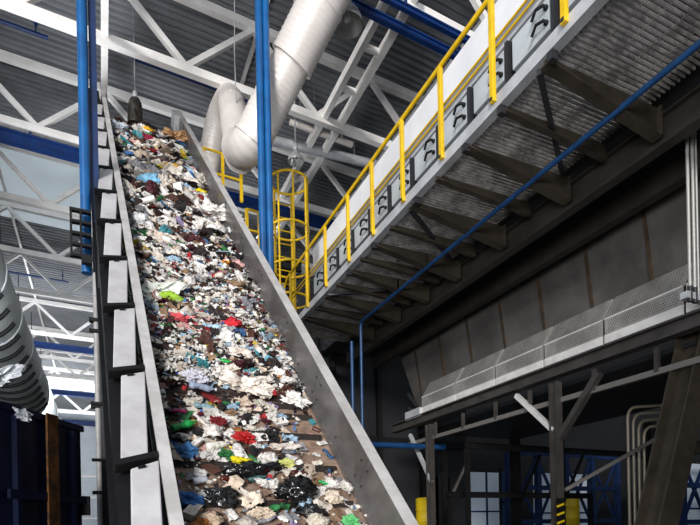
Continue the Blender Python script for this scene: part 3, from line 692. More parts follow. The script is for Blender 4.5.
def sheet(seed, sx, sy, amp=.3, n=11):
    vs = []; fs = []
    for j in range(n):
        for i in range(n):
            x, y = i/(n-1)-.5, j/(n-1)-.5
            e = 1 + .25*noise.noise(Vector((x*3+seed, y*3, 5)))
            z = amp*(noise.noise(Vector((x*2.5+seed*2, y*2.5, 0))) + .6*abs(noise.noise(Vector((x*5, y*5+seed, 2)))) + .35*noise.noise(Vector((x*11+seed, y*11, 2))))
            vs.append((x*sx*e + .1*sx*noise.noise(Vector((x*4, y*4, seed))), y*sy*e, z*min(sx, sy)))
    k = n*n; vs2 = [(a, b, c_-.004) for a, b, c_ in vs]
    for j in range(n-1):
        for i in range(n-1):
            q = j*n+i; fs.append((q, q+1, q+n+1, q+n)); fs.append((k+q, k+q+n, k+q+n+1, k+q+1))
    rim = [i for i in range(n)] + [n-1+n*j for j in range(1, n)] + [k-2-i for i in range(n-1)] + [n*(n-2-j) for j in range(n-2)]
    for a, b in zip(rim, rim[1:]+rim[:1]): fs.append((a, a+k, b+k, b))
    return MB().add(vs+vs2, fs, True)
def dent(mb, seed, amp, flat=1.0):
    out = []
    for (x, y, z) in mb.v:
        n_ = noise.noise(Vector((x*14+seed, y*14, z*14))); k = 1 + amp*n_
        out.append((x, y*k, z*k*flat))
    mb.v = out; return mb
def bottle_mb(seed, L=.3, R=.045, flat=.8, am=.35):
    prof = [(.3*R, 0), (.85*R, .003), (R, .02), (R, L*.18), (R*.93, L*.2), (R, L*.22), (R, L*.3), (R*.93, L*.32), (R, L*.34), (R, L*.52), (R*.93, L*.54), (R, L*.56), (R, L*.66), (R*.85, L*.76), (R*.5, L*.87), (R*.3, L*.92), (R*.3, L*.97), (R*.32, L*.975), (R*.32, L*.985), (R*.1, L*.985)]
    m_ = MB().lathe([(r_, z-L/2) for r_, z in prof], 16, 'x'); return dent(m_, seed, am, flat)
PROT = {}
def proto(kind, mbs, m):
    PROT[kind] = [b.mesh(kind, M[m]) for b in mbs]
proto('plastic_film', [crumple(s, 1, .72, .42, .5, 1.5) for s in range(9)], 'film')
proto('plastic_bag', [crumple(20+s, 1, .8, .6, .34, 1.2, True, True) for s in range(6)], 'film')
proto('bin_liner', [crumple(40+s, 1, .75, .5, .42, 1.3, True, True) for s in range(4)], 'gloss')
proto('paper_scrap', [sheet(s, 1.9, 1.4, .28) for s in range(8)], 'paper')
proto('film_scrap', [sheet(30+s, 2.0, 1.2, .42) for s in range(7)], 'film')
def cardboard(seed):
    rr = random.Random(seed); mb = MB(); w = .9+.4*rr.random(); h = .5+.3*rr.random(); t = .03
    a = rr.uniform(.3, .9); x = 0
    pts = [(-w, 0), (-w*.1, .12*rr.random()), (w*.6, a*.5), (w, a*.3)]
    vs = []
    for (x, z) in pts:
        e = h*(1+.25*rr.uniform(-1, 1)); vs += [(x, -e, z), (x+.1*rr.uniform(-1, 1), e, z+.08*rr.uniform(-1, 1))]
    k = len(vs); vs += [(x, y, z-t) for x, y, z in vs]; fs = []
    for i in range(len(pts)-1):
        q = 2*i; fs += [(q, q+1, q+3, q+2), (k+q, k+q+2, k+q+3, k+q+1), (q, q+2, k+q+2, k+q), (q+1, k+q+1, k+q+3, q+3)]
    fs += [(0, k, k+1, 1), (k-2, k-1, 2*k-1, 2*k-2)]
    return mb.add(vs, fs)
proto('cardboard_scrap', [cardboard(s) for s in range(8)], 'paper')
proto('plastic_bottle', [dent(bottle_mb(s, 2.4, .42, .8, .0), s, .0) for s in range(1)] , 'clear')
PROT['plastic_bottle'] = []
def bot(s, m, am=.30, fl=.75):
    b = bottle_mb(s, .3, .046, fl, am); b.v = [(x*8, y*8, z*8) for x, y, z in b.v]; return b.mesh('plastic_bottle', M[m])
for s in range(5): PROT['plastic_bottle'].append(bot(s, 'clear', .45))
PROT['milk_bottle'] = [bot(10+s, 'plastic', .2, .9) for s in range(3)]
def can_mb(s):
    R_ = .5; return dent(MB().lathe([(.3*R_, -.9), (.85*R_, -.9), (.85*R_, -.87), (R_, -.78), (R_, .75), (.8*R_, .88), (.8*R_, .92), (.72*R_, .92), (.7*R_, .87), (.1, .87)], 14, 'x'), s, .25, .85)
proto('drink_can', [can_mb(s) for s in range(3)], 'metal')
def tub_mb(s):
    return dent(MB().lathe([(.45, -.4), (.6, -.38), (.72, .38), (.8, .4), (.8, .44), (.7, .44), (.56, -.32), (.05, -.33)], 18, 'z'), s, .18, 1)
proto('plastic_tub', [tub_mb(s) for s in range(3)], 'plastic')
def tray_mb(s):
    mb = MB(); t = .9; ins = .75; vs = [(-1,-.7,.15),(1,-.7,.15),(1,.7,.15),(-1,.7,.15),(-.8,-.52,-.2),(.8,-.52,-.2),(.8,.52,-.2),(-.8,.52,-.2),
        (-.93,-.63,.15),(.93,-.63,.15),(.93,.63,.15),(-.93,.63,.15),(-.75,-.47,-.15),(.75,-.47,-.15),(.75,.47,-.15),(-.75,.47,-.15)]
    mb.add(vs, [(0,1,5,4),(1,2,6,5),(2,3,7,6),(3,0,4,7),(4,5,6,7)[::-1],(8,12,13,9),(9,13,14,10),(10,14,15,11),(11,15,12,8),(12,15,14,13),(0,8,9,1),(1,9,10,2),(2,10,11,3),(3,11,8,0)])
    return dent(mb, s, .35, 1)
proto('food_tray', [tray_mb(s) for s in range(3)], 'plastic')
def carton_mb(s):
    rr = random.Random(s); k = .32+.08*rr.random()
    mb = MB().add([(-.8,-k,-k*.7),(.5,-k,-k*.7),(.5,k,-k*.7),(-.8,k,-k*.7),(-.8,-k,k*.7),(.5,-k,k*.7),(.5,k,k*.7),(-.8,k,k*.7),(.82,-k,-.03),(.82,k,-.03),(.82,-k,.03),(.82,k,.03),(1,-k,-.03),(1,k,-.03),(1,-k,.03),(1,k,.03)],
        [(0,3,2,1),(4,5,6,7),(0,1,5,4),(2,3,7,6),(3,0,4,7),(1,2,9,8),(5,10,11,6),(1,8,10,5),(2,6,11,9),(8,9,13,12),(10,14,15,11),(8,12,14,10),(9,11,15,13),(12,13,15,14)])
    return dent(mb, s, .25, 1)
proto('drink_carton', [carton_mb(s) for s in range(3)], 'plastic')
capm = MB().lathe([(.14, 1.0*.94*1.2), (.14, 1.22), (.1, 1.225)], 12, 'x').mesh('bottle_cap', M['plastic'])
labm = MB().lathe([(.372, -.25), (.374, .25)], 16, 'x', open_=True); labm.v = [(x, y, z*.78) for x, y, z in labm.v]; labm = labm.mesh('label_band', M['paper'])
# heavy 'clear' look gets simpler plastic version for coloured bottles
PROT['plastic_bottle_c'] = [bot(30+s, 'plastic', .45) for s in range(4)]

def place(kind, u, v, size, rgb, w=None, rot=None, tilt=.35, sx=1., sy=1., sz=1., name=None, seed=None, lift=0.0):
    me = random.choice(PROT[kind]) if seed is None else PROT[kind][seed % len(PROT[kind])]
    o = bpy.data.objects.new(name or kind.replace('_c', '') if kind == 'plastic_bottle_c' else (name or kind), me); COL.objects.link(o)
    o.color = (*lin(rgb), 1)
    if rot is None: rot = random.uniform(0, 2*PI)
    if w is None: w = base(u, v) + lift
    R_ = Matrix.Rotation(rot, 4, 'Z') @ Matrix.Rotation(random.uniform(-tilt, tilt), 4, 'X') @ Matrix.Rotation(random.uniform(-tilt, tilt), 4, 'Y')
    T = Matrix.Translation((u, v, w)) @ R_ @ Matrix.Diagonal((size*sx, size*sy, size*sz, 1))
    o.matrix_world = CM @ T
    return o
def addcap(o, rgb):
    c_ = bpy.data.objects.new('bottle_cap', capm); COL.objects.link(c_); c_.parent = o; c_.color = (*lin(rgb), 1)
def addlabel(o, rgb):
    c_ = bpy.data.objects.new('label_band', labm); COL.objects.link(c_); c_.parent = o; c_.color = (*lin(rgb), 1)

HERO = []
def hero(px, py, kind, size0, rgb, label, short, cat, h=.1, rot=0, tilt=.2, sx=1, sy=1, sz=1, seed=None, name=None, cap=None, lab=None, ontop=True):
    size = size0*(.86 if kind in ('plastic_film', 'plastic_bag', 'bin_liner') else .92); h *= .9
    u, v = wloc(px, py, h)
    o = place(kind, u, v, size, rgb, w=h, rot=rot, tilt=tilt, sx=sx, sy=sy, sz=sz, seed=seed, name=name)
    tag(o, label, cat); HERO.append((u, v, short, size))
    if cap: addcap(o, cap)
    if lab: addlabel(o, lab)
    return o
WHITE = (238, 234, 230); CREAM = (226, 212, 196); BLK = (18, 18, 20)
hero(231, 324, 'plastic_bag', .125, (214, 30, 48), 'round bright red plastic bag in the middle of the heap', 'the red bag', 'bag', h=.2, seed=1)
hero(201, 193, 'plastic_bag', .12, (250, 226, 10), 'bright yellow bag near the right wall high on the belt', 'the high yellow bag', 'bag', h=.14, seed=2, rot=.5)
hero(150, 182, 'plastic_bag', .24, (130, 190, 226), 'pale blue oval bag high on the heap', 'the pale blue oval bag', 'bag', h=.2, seed=0, sy=.6)
hero(148, 131, 'plastic_bag', .16, (236, 180, 20), 'yellow-orange ball of film near the top end of the belt', 'the yellow-orange ball', 'bag', h=.24, seed=3)
hero(145, 139, 'plastic_bag', .2, (150, 16, 60), 'dark magenta bag under the yellow-orange ball near the top', 'the dark magenta bag', 'bag', h=.16, seed=4)
hero(174, 137, 'plastic_film', .36, (170, 130, 92), 'shaggy tan bundle at the top right of the heap', 'the tan bundle', 'bundle', h=.2, seed=3)
hero(121, 128, 'plastic_film', .24, (190, 198, 210), 'grey-blue plastic bundle at the top left of the heap', 'the grey-blue top bundle', 'bundle', h=.25, seed=5)
hero(216, 214, 'plastic_film', .33, WHITE, 'large white plastic sheet bunched below the high yellow bag', 'the big white sheet', 'plastic sheet', h=.16, seed=1, rot=.2, sx=1.3)
hero(205, 224, 'plastic_film', .22, (232, 226, 220), 'white rumpled film at the lower edge of the big white sheet', 'the white rumpled film', 'plastic film', h=.17, seed=2)
hero(233, 232, 'film_scrap', .15, (238, 238, 238), 'flat white film tongue against the right wall', 'the white film tongue', 'plastic film', h=.12, seed=2, rot=-.8)
hero(198, 256, 'bin_liner', .2, (40, 28, 28), 'dark brown-black liner lump in the upper middle of the heap', 'the dark liner lump', 'bag', h=.2, seed=1)
hero(141, 222, 'plastic_bag', .2, (232, 232, 234), 'domed translucent white bag beside the left flange', 'the domed white bag', 'bag', h=.2, seed=5)
hero(157, 292, 'plastic_film', .27, (226, 230, 222), 'long pale film bag against the left flange above the lime bag', 'the long pale film bag', 'bag', h=.17, seed=4, rot=.3, sx=1.2)
hero(172, 298, 'plastic_bag', .12, (170, 214, 60), 'lime green bag wrapped in pale film on the left side', 'the lime bag', 'bag', h=.22, seed=2, sx=1.3, sy=.6)
hero(168, 326, 'plastic_bottle_c', .085, (20, 150, 50), 'crushed bright green bottle beside the left flange', 'the left green bottle', 'bottle', h=.15, seed=1, rot=.4, sx=1.1, name='plastic_bottle')
hero(226, 264, 'plastic_tub', .085, (226, 142, 30), 'orange tub lying in the upper middle of the heap', 'the orange tub', 'tub', h=.2)
hero(199, 277, 'food_tray', .13, (190, 190, 196), 'grey plastic tray in the upper middle of the heap', 'the grey tray', 'tray', h=.19, rot=.3)
hero(236, 304, 'plastic_tub', .095, (104, 34, 26), 'rust brown plastic jar above the red bag', 'the brown jar', 'jar', h=.18, name='plastic_jar', tilt=.1, sz=1.5)
hero(225, 305, 'plastic_bag', .085, (170, 120, 180), 'small lilac bag left of the brown jar', 'the lilac bag', 'bag', h=.2, seed=3)
hero(211, 332, 'plastic_film', .19, (176, 206, 226), 'pale blue transparent film left of the red bag', 'the pale blue film', 'plastic film', h=.17, seed=6)
hero(225, 361, 'plastic_bottle_c', .075, (30, 160, 70), 'small slim green bottle lying in the heap below the red bag', 'the slim green bottle', 'bottle', h=.2, rot=-.35, seed=2, sx=1.1, name='plastic_bottle')
hero(206, 349, 'plastic_bag', .065, (236, 220, 60), 'small yellow wrapper ball below the red bag', 'the yellow wrapper ball', 'wrapper', h=.2, seed=1, name='wrapper')
hero(266, 361, 'plastic_film', .14, (130, 200, 222), 'sky blue film near the right wall above the long white sheet', 'the sky blue film', 'plastic film', h=.15, seed=7)
hero(253, 372, 'plastic_film', .10, (60, 160, 170), 'teal film beside the sky blue film', 'the teal film', 'plastic film', h=.17, seed=1)
hero(273, 381, 'plastic_bottle_c', .07, (30, 140, 70), 'green bottle stuck under the sky blue film', 'the right green bottle', 'bottle', h=.13, rot=-.2, seed=0, name='plastic_bottle')
hero(278, 349, 'plastic_bottle_c', .06, (40, 120, 60), 'small green bottle close to the right wall under the brown jar', 'the wall green bottle', 'bottle', h=.1, rot=-1.0, seed=3, name='plastic_bottle')
hero(203, 387, 'plastic_bottle', .125, (200, 214, 240), 'large clear bluish bottle lying above the uppermost bare cleat', 'the big clear bottle', 'bottle', h=.13, rot=.1, seed=0, cap=(236, 236, 240))
hero(190, 377, 'plastic_bottle', .10, (206, 220, 236), 'clear bottle with green cap left of the big clear bottle', 'the green-capped bottle', 'bottle', h=.15, rot=2.5, seed=1, cap=(20, 170, 60))
hero(240, 383, 'plastic_film', .24, (238, 228, 218), 'long dirty white sheet draped over the uppermost bare cleat', 'the long white sheet', 'plastic sheet', h=.13, seed=3, sx=1.25, rot=-.15)
hero(262, 389, 'plastic_film', .17, (232, 220, 206), 'cream film at the right part of the long white sheet', 'the cream film', 'plastic film', h=.1, seed=5, sx=1.2)
hero(294, 399, 'plastic_film', .16, (240, 238, 234), 'torn white bag hanging by the right wall over two cleats', 'the torn white bag', 'bag', h=.09, seed=8, rot=-.9, sx=1.1)
hero(180, 411, 'plastic_bottle_c', .07, (150, 20, 90), 'magenta plastic bottle between the two upper bare cleats at left', 'the magenta bottle', 'bottle', h=.08, rot=.2, seed=0, name='plastic_bottle')
hero(184, 425, 'plastic_bottle_c', .12, (24, 150, 70), 'large squashed green bottle beside the left flange', 'the big green bottle', 'bottle', h=.09, rot=.35, seed=1, name='plastic_bottle', sx=.95)
hero(205, 406, 'plastic_bottle', .095, (170, 206, 216), 'clear light blue bottle just under the uppermost bare cleat', 'the light blue bottle', 'bottle', h=.08, rot=-.05, seed=2, cap=(240, 240, 240))
hero(212, 412, 'drink_carton', .12, (216, 212, 206), 'long flat white carton under the light blue bottle', 'the long flat carton', 'carton', h=.05, rot=.02, sy=.6, tilt=.05)
hero(247, 438, 'plastic_film', .105, (196, 34, 34), 'bright red rumpled wrapper in the middle of the bare cleats', 'the red wrapper', 'wrapper', h=.08, seed=0, rot=.2, sx=1.3, name='wrapper')
hero(219, 421, 'plastic_film', .09, (120, 20, 26), 'dark red film above the milk bottle', 'the dark red film', 'plastic film', h=.1, seed=2, rot=-.5)
hero(218, 445, 'milk_bottle', .105, (236, 232, 222), 'white milk bottle with a dark blue cap left of the red wrapper', 'the milk bottle', 'bottle', h=.08, rot=.35, seed=0, cap=(20, 50, 160))
hero(212, 432, 'paper_scrap', .09, (232, 224, 216), 'white torn paper above the milk bottle', 'the torn white paper', 'paper', h=.1)
hero(241, 461, 'plastic_bag', .075, (240, 222, 20), 'small bright yellow bag on the heaped black liner', 'the low yellow bag', 'bag', h=.1, seed=4, sx=1.3, sy=.7)
hero(252, 470, 'bin_liner', .2, BLK, 'long black bin liner lying along the lowest full cleat', 'the long black liner', 'bag', h=.07, seed=0, sx=1.15, sy=.55, rot=.06)
hero(270, 458, 'plastic_bag', .085, (230, 226, 220), 'white tied bag right of the long black liner', 'the white tied bag', 'bag', h=.07, seed=0)
hero(287, 463, 'plastic_film', .085, (216, 220, 130), 'white bag with yellow-green print left of the bare belt', 'the yellow-green printed bag', 'bag', h=.05, seed=2)
hero(285, 447, 'plastic_film', .1, (222, 214, 206), 'off-white bag on the belt right of the red wrapper', 'the off-white bag', 'bag', h=.04, seed=4, sx=1.5, sy=.7)
hero(294, 491, 'bin_liner', .185, BLK, 'big shiny black bin liner at the bottom middle of the belt', 'the big black liner', 'bag', h=.10, seed=2, sx=1.1, sz=1.3)
hero(310, 510, 'bin_liner', .13, (22, 22, 24), 'black liner tail below the big black liner', 'the black liner tail', 'bag', h=.05, seed=3)
hero(222, 497, 'bin_liner', .17, (30, 32, 34), 'black streaky bin liner at the bottom left of the belt', 'the left black liner', 'bag', h=.07, seed=1, sy=.8)
hero(252, 500, 'paper_scrap', .1, (232, 216, 196), 'cream crumpled cloth between the two black liners', 'the cream cloth', 'cloth', h=.09, name='crumpled_cloth', rot=.4)
hero(262, 513, 'plastic_film', .1, (226, 208, 186), 'cream crumpled bag at the bottom between the black liners', 'the cream bag', 'bag', h=.06, seed=1)
hero(334, 497, 'plastic_bag', .105, (236, 220, 200), 'cream knotted bag close to the right wall at the bottom', 'the cream knotted bag', 'bag', h=.07, seed=5)
hero(345, 486, 'plastic_film', .09, (228, 222, 214), 'white film wedged against the right wall above the cream knotted bag', 'the wedged white film', 'plastic film', h=.06, seed=6, rot=-1)
hero(268, 484, 'plastic_film', .1, (232, 228, 222), 'white film touching the left of the big black liner', 'the bottom white film', 'plastic film', h=.07, seed=3)
hero(325, 483, 'plastic_bottle_c', .055, (30, 170, 90), 'small green bottle lying right of the big black liner', 'the low green bottle', 'bottle', h=.05, rot=-.4, seed=2, name='plastic_bottle')
hero(231, 479, 'plastic_bottle_c', .085, (80, 30, 22), 'dark brown bottle lying below the long black liner', 'the brown bottle', 'bottle', h=.05, rot=-.1, seed=3, name='plastic_bottle', lab=(200, 190, 180))
hero(300, 473, 'plastic_bottle_c', .08, (70, 26, 20), 'red-brown bottle with pale label above the big black liner', 'the labelled brown bottle', 'bottle', h=.05, rot=.0, seed=1, name='plastic_bottle', lab=(226, 214, 204), cap=(240, 236, 230))
hero(257, 478, 'plastic_bottle', .08, (90, 130, 130), 'dull teal clear bottle below the long black liner', 'the dull teal bottle', 'bottle', h=.05, rot=.15, seed=3)
hero(187, 451, 'plastic_film', .11, (70, 130, 190), 'blue film beside the left flange under the big green bottle', 'the blue film', 'plastic film', h=.08, seed=5)
hero(188, 499, 'plastic_film', .12, (60, 120, 190), 'blue carrier film beside the left flange at the bottom', 'the low blue film', 'plastic film', h=.06, seed=7)
hero(200, 480, 'drink_can', .07, (190, 196, 206), 'silver can lying beside the low blue film', 'the silver can', 'can', h=.06, rot=.2)
hero(352, 521, 'plastic_film', .09, (110, 210, 130), 'mint green film bag at the bottom right corner of the belt', 'the mint green bag', 'bag', h=.06, seed=0)
hero(212, 519, 'plastic_bag', .1, (230, 204, 178), 'cream bag with red scraps at the bottom edge left', 'the bottom cream bag', 'bag', h=.06, seed=3)
hero(318, 521, 'plastic_bag', .1, (222, 212, 196), 'beige bag at the bottom edge right of the middle', 'the beige bag', 'bag', h=.06, seed=2)
hero(232, 371, 'plastic_film', .13, (234, 224, 212), 'ivory film above the long white sheet', 'the ivory film', 'plastic film', h=.2, seed=0)
hero(240, 352, 'paper_scrap', .13, (232, 218, 206), 'big ivory paper lump below the red bag', 'the ivory paper lump', 'paper', h=.22, seed=3)
hero(196, 376, 'plastic_film', .12, (216, 214, 226), 'pale lilac film above the big clear bottle', 'the pale lilac film', 'plastic film', h=.2, seed=1)
hero(158, 341, 'plastic_film', .14, (60, 64, 60), 'dark green-grey film beside the left flange under the left green bottle', 'the dark flange film', 'plastic film', h=.13, seed=6)
hero(185, 320, 'plastic_film', .16, (224, 90, 100), 'coral red film left of the pale blue film', 'the coral film', 'plastic film', h=.16, seed=3, sy=.7)
hero(155, 262, 'plastic_film', .14, (90, 150, 190), 'blue film beside the left flange above the long pale film bag', 'the upper blue film', 'plastic film', h=.17, seed=2)
hero(146, 252, 'plastic_bag', .1, (210, 170, 40), 'mustard yellow bag beside the left flange', 'the mustard bag', 'bag', h=.16, seed=2)
hero(163, 236, 'paper_scrap', .2, (226, 206, 192), 'big beige paper right of the domed white bag', 'the big beige paper', 'paper', h=.21, seed=5)
hero(171, 166, 'drink_carton', .2, (232, 176, 60), 'amber carton near the top of the heap', 'the amber carton', 'carton', h=.21, rot=.1, sy=.7)
hero(178, 148, 'drink_carton', .22, (240, 240, 236), 'white flat carton just below the tan bundle', 'the white flat carton', 'carton', h=.2, rot=-.1, sy=.8)

COLS = [(('white'), (246, 242, 238), 34), ('ivory', (236, 226, 214), 18), ('beige', (214, 194, 174), 9), ('tan', (160, 128, 98), 4), ('brown', (84, 50, 38), 8), ('dark brown', (42, 26, 24), 13),
        ('black', (18, 16, 18), 11), ('grey', (150, 150, 156), 6), ('pale blue', (170, 200, 224), 4), ('blue', (60, 106, 160), 1.7), ('teal', (60, 136, 146), 1.5), ('green', (44, 116, 62), 2), ('pink', (222, 170, 166), 2),
        ('red', (166, 36, 38), 1.3), ('orange', (206, 128, 60), 1.0), ('yellow', (226, 196, 70), .9), ('maroon', (76, 20, 32), 4), ('lilac', (160, 144, 184), .8)]
KINDS = [('plastic_film', 19, .095, 'plastic film', 'crumpled film'), ('film_scrap', 17, .075, 'plastic film', 'torn film scrap'), ('paper_scrap', 18, .075, 'paper', 'torn paper scrap'), ('cardboard_scrap', 13, .08, 'cardboard', 'bent cardboard scrap'),
         ('plastic_bottle', 5, .08, 'bottle', 'see-through bottle'), ('plastic_bottle_c', 8, .075, 'bottle', 'plastic bottle'), ('milk_bottle', 2.5, .08, 'bottle', 'opaque bottle'), ('drink_can', 4, .065, 'can', 'dented can'), ('plastic_tub', 5, .07, 'tub', 'plastic tub'),
         ('food_tray', 4, .09, 'tray', 'food tray'), ('drink_carton', 5, .1, 'carton', 'drink carton'), ('plastic_bag', 6, .1, 'bag', 'small bag')]
def pick(tab, wi):
    t = random.random()*sum(c_[wi] for c_ in tab)
    for c_ in tab:
        t -= c_[wi]
        if t <= 0: return c_
    return tab[-1]
pts = []
def farenough(u, v, d):
    for (a, b, e) in pts:
        if abs(a-u) < e and abs(b-v) < e and (a-u)**2+(b-v)**2 < (d*e)**.5**2*min(d, e)**1: 
            if (a-u)**2+(b-v)**2 < (min(d, e))**2: return False
    for (a, b, s_, sz_) in HERO:
        if (a-u)**2 + (b-v)**2 < (sz_*.62)**2: return False
    return True
GROUPS = {}
def where(u, v):
    best = min(HERO, key=lambda h_: (h_[0]-u)**2 + ((h_[1]-v)*.7)**2)
    du, dv = u-best[0], v-best[1]
    if abs(du) > abs(dv)*.8: d_ = 'right of' if du > 0 else 'left of'
    else: d_ = 'above' if dv > 0 else 'below'
    far = math.hypot(du, dv)
    pre = 'close ' if far < .28 and d_ in ('above', 'below') else ('just ' if far < .28 else ('' if far < .6 else 'some way '))
    return (pre + d_ + ' ' + best[2])
def scatter(n, vfun, ufun, dist, keep=lambda u, v: True, sc=1.0, parts=False):
    c_ = 0; tries = 0
    while c_ < n and tries < n*60:
        tries += 1
        v = vfun(); u = ufun(v)
        if not keep(u, v): continue
        k_ = pick(KINDS, 1); d = dist*(.7+.6*random.random())
        if not farenough(u, v, d): continue
        pts.append((u, v, d)); c = pick(COLS, 2)
        while k_[0] in ('plastic_bottle',) and c[0] in ('black', 'dark brown', 'brown', 'maroon', 'beige', 'tan'): c = pick(COLS, 2)
        s_ = k_[2]*sc*random.uniform(.75, 1.3)
        kk = random.uniform(.86, 1.03); rgb = tuple(max(6, min(250, x*kk)) for x in c[1])
        nm = {'plastic_bottle_c': 'plastic_bottle', 'milk_bottle': 'plastic_bottle', 'film_scrap': 'film_scrap'}.get(k_[0], k_[0])
        o = place(k_[0], u, v, s_, rgb, tilt=.6 if v > 2 else .25, lift=s_*.25, name=nm, sx=random.uniform(.8, 1.25), sy=random.uniform(.75, 1.15))
        o.name = nm
        size = 'big' if s_ > k_[2]*sc*1.1 else ('small' if s_ < k_[2]*sc*.9 else 'medium')
        lab = '%s %s %s %s' % (size, c[0], k_[4], where(u, v))
        GROUPS.setdefault(lab, []).append(o); tag(o, lab, k_[3], None)
        if 'bottle' in k_[0] and v < 5.5:
            addcap(o, random.choice(((240, 240, 240), (30, 60, 170), (200, 30, 30), (30, 150, 60))))
            if random.random() < .5: addlabel(o, random.choice(((236, 230, 226), (190, 40, 50), (60, 110, 190))))
        c_ += 1
    return c_
ru = lambda v: random.uniform(-1.68, -.08)
# dense heap
n1 = scatter(260, lambda: random.uniform(1.98, 4.6), ru, .105)
n2 = scatter(230, lambda: random.uniform(4.6, 8.5), ru, .14, sc=1.25)
n3 = scatter(150, lambda: random.uniform(8.5, 13.2), ru, .19, sc=1.6)
# sparse lower belt, mostly on the left
n4 = scatter(115, lambda: random.uniform(.82, 1.84), lambda v: -1.66 + 1.2*random.random()**1.5, .095, sc=.82)
n4b = scatter(14, lambda: random.uniform(.82, 1.8), lambda v: random.uniform(-.5, -.08), .12, sc=.6)
n5 = scatter(70, lambda: random.uniform(-.5, .72), ru, .11, sc=.85)
print('WASTE', n1, n2, n3, n4, n4b, n5, 'dup labels', sum(len(g_) for g_ in GROUPS.values() if len(g_) > 1))
for lab, g_ in GROUPS.items():
    if len(g_) > 1:
        for o in g_: o['group'] = lab + ', alike pieces'
# uncountable fine waste between the pieces
def litter():
    mb = MB(); cols = []
    rr = random.Random(3)
    def frag(u, v, w, s_, rgb):
        a = rr.uniform(0, 2*PI); t1, t2 = rr.uniform(-.7, .7), rr.uniform(-.7, .7)
        Rm = Matrix.Rotation(a, 3, 'Z') @ Matrix.Rotation(t1, 3, 'X') @ Matrix.Rotation(t2, 3, 'Y')
        e = [rr.uniform(.5, 1.2) for _ in range(8)]
        q = [(-1,-.6,0), (0,-.7,.25), (1,-.5,0), (-1,.6,.1), (0,.7,.4), (1,.6,-.1)]
        th = .12
        vs = [Rm @ Vector((x*s_*e[i], y*s_*e[i], z*s_)) + Vector((u, v, w)) for i, (x, y, z) in enumerate(q)]
        vs += [p - Rm @ Vector((0,0,th*s_)) for p in vs]
        fs = [(0,1,4,3),(1,2,5,4),(6,9,10,7),(7,10,11,8),(0,6,7,1),(1,7,8,2),(2,8,11,5),(5,11,10,4),(4,10,9,3),(3,9,6,0)]
        mb.add(vs, fs); cols.extend([rgb]*len(fs))
    # bed
    bed = MB(); nu, nv = 30, 230; vs = []
    for j in range(nv+1):
        v = 1.9 + (13.6-1.9)*j/nv
        for i in range(nu+1):
            u = -1.715 + 1.71*i/nu
            vs.append((u, v, base(u, v) + .02*nz(u, v, 9, 9) + .002))
    bed.add(vs, [(j*(nu+1)+i, j*(nu+1)+i+1, (j+1)*(nu+1)+i+1, (j+1)*(nu+1)+i) for j in range(nv) for i in range(nu)])
    for p in bed.f: pass
    o0 = len(mb.v); mb.add(bed.v, bed.f); cols.extend([(44, 32, 28)]*len(bed.f))
    for k in range(7600):
        r_ = rr.random()
        if r_ < .66: v = rr.uniform(1.95, 5.5)
        elif r_ < .92: v = rr.uniform(5.5, 13.3)
        else: v = rr.uniform(-.7, 1.9)
        u = rr.uniform(-1.7, -.03)
        if v < 1.9 and v > .75 and rr.random() < max(0, (u+1.1)/1.0)*.95: continue
        s_ = rr.uniform(.018, .05)*(1 if v < 4 else 1.0+(v-4)*.09)
        if v < 1.9: s_ *= .6
        c = pick(COLS, 2)[1]; kk = round(rr.uniform(.7, 1.02), 2); c = tuple(max(5, min(245, x*kk)) for x in c)
        frag(u, v, base(u, v)+rr.uniform(0, .05) + (.005 if v < 1.9 else 0), s_, c)
    m_ = mat('mixed_fine_waste', (128, 128, 128), .6, bump=.4, bscale=30)
    nt = m_.node_tree; at = nt.nodes.new('ShaderNodeAttribute'); at.attribute_name = 'col'
    nt.links.new(at.outputs['Color'], nt.nodes['Principled BSDF'].inputs['Base Color'])
    me = mb.mesh('waste_litter', m_)
    ca = me.color_attributes.new('col', 'FLOAT_COLOR', 'CORNER'); buf = []
    cache = {}
    for p, c in zip(me.polygons, cols):
        if c not in cache: cache[c] = (*lin(c), 1.0)
        for _ in range(p.loop_total): buf.extend(cache[c])
    ca.data.foreach_set('color', buf)
    o = bpy.data.objects.new('waste_litter', me); COL.objects.link(o); o.matrix_world = CM
    tag(o, 'fine mixed rubbish scraps bedded between the larger pieces on the belt', 'litter', kind='stuff')
litter()
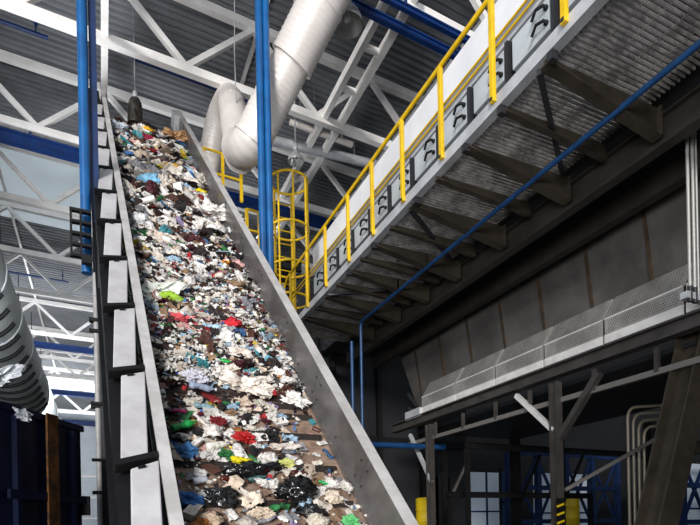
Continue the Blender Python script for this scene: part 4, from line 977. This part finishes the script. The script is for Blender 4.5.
# rag on the container
r1 = bpy.data.objects.new('plastic_bag', PROT['plastic_film'][4]); COL.objects.link(r1); r1.color = (*lin((214, 218, 224)), 1)
r1.location = (-.74, 5.1, 2.96); r1.rotation_euler = (.3, -.5, .8); r1.scale = (.2, .12, .16); tag(r1, 'pale plastic rag on the rim of the navy container at the left edge', 'bag')
r2 = bpy.data.objects.new('plastic_bag', PROT['plastic_film'][2]); COL.objects.link(r2); r2.color = (*lin((200, 206, 214)), 1)
r2.location = (-.60, 5.4, 2.74); r2.rotation_euler = (1.2, .2, .8); r2.scale = (.07, .07, .12); tag(r2, 'small pale rag hanging over the navy container rim by the orange strap', 'bag')

# ------------------------------------------------------------------ light
W = bpy.data.worlds.new('world'); S.world = W; W.use_nodes = True
bg = W.node_tree.nodes['Background']; bg.inputs['Color'].default_value = (.78, .88, 1.0, 1); bg.inputs['Strength'].default_value = .5
def aim(o, d): o.rotation_euler = Vector(d).to_track_quat('-Z', 'Y').to_euler()
sl = bpy.data.lights.new('sun', 'SUN'); sl.energy = 2.9; sl.angle = math.radians(9); sl.color = (1.0, .97, .93)
so = bpy.data.objects.new('sun', sl); COL.objects.link(so); so.location = (-8, -12, 9); aim(so, (1, 1.6, -.31))
yl = bpy.data.lights.new('yard_bounce_fill', 'AREA'); yl.energy = 1250; yl.shape = 'RECTANGLE'; yl.size = 9; yl.size_y = 4; yl.color = (.98, .99, 1.0); yl.spread = math.radians(130)  # added area light, lifts roof and trusses like bounce off the yard
yo = bpy.data.objects.new('yard_bounce_fill', yl); COL.objects.link(yo); yo.location = (-7.5, -5, 2.2); aim(yo, (6, 11, 10))
for k, (x, y, z, e, s_) in enumerate(((-3, 12.5, 5, 900, 3), (-3, 30, 8, 1300, 6), (-3, 44, 8, 1500, 6), (4, 20, 13.4, 120, 3))):  # added fills without fittings, to brighten far trusses, roof and gallery
    l = bpy.data.lights.new('hall_fill', 'AREA'); l.energy = e; l.size = s_; l.color = (.93, .97, 1.0)
    lo = bpy.data.objects.new('hall_fill', l); COL.objects.link(lo); lo.location = (x, y, z); aim(lo, (0, .85, 1) if z < 12 else (0, 0, -1))
S.view_settings.view_transform = 'Standard'; S.view_settings.look = 'None'; S.view_settings.gamma = 1; S.view_settings.use_curve_mapping = False
S.view_settings.exposure = 0.0
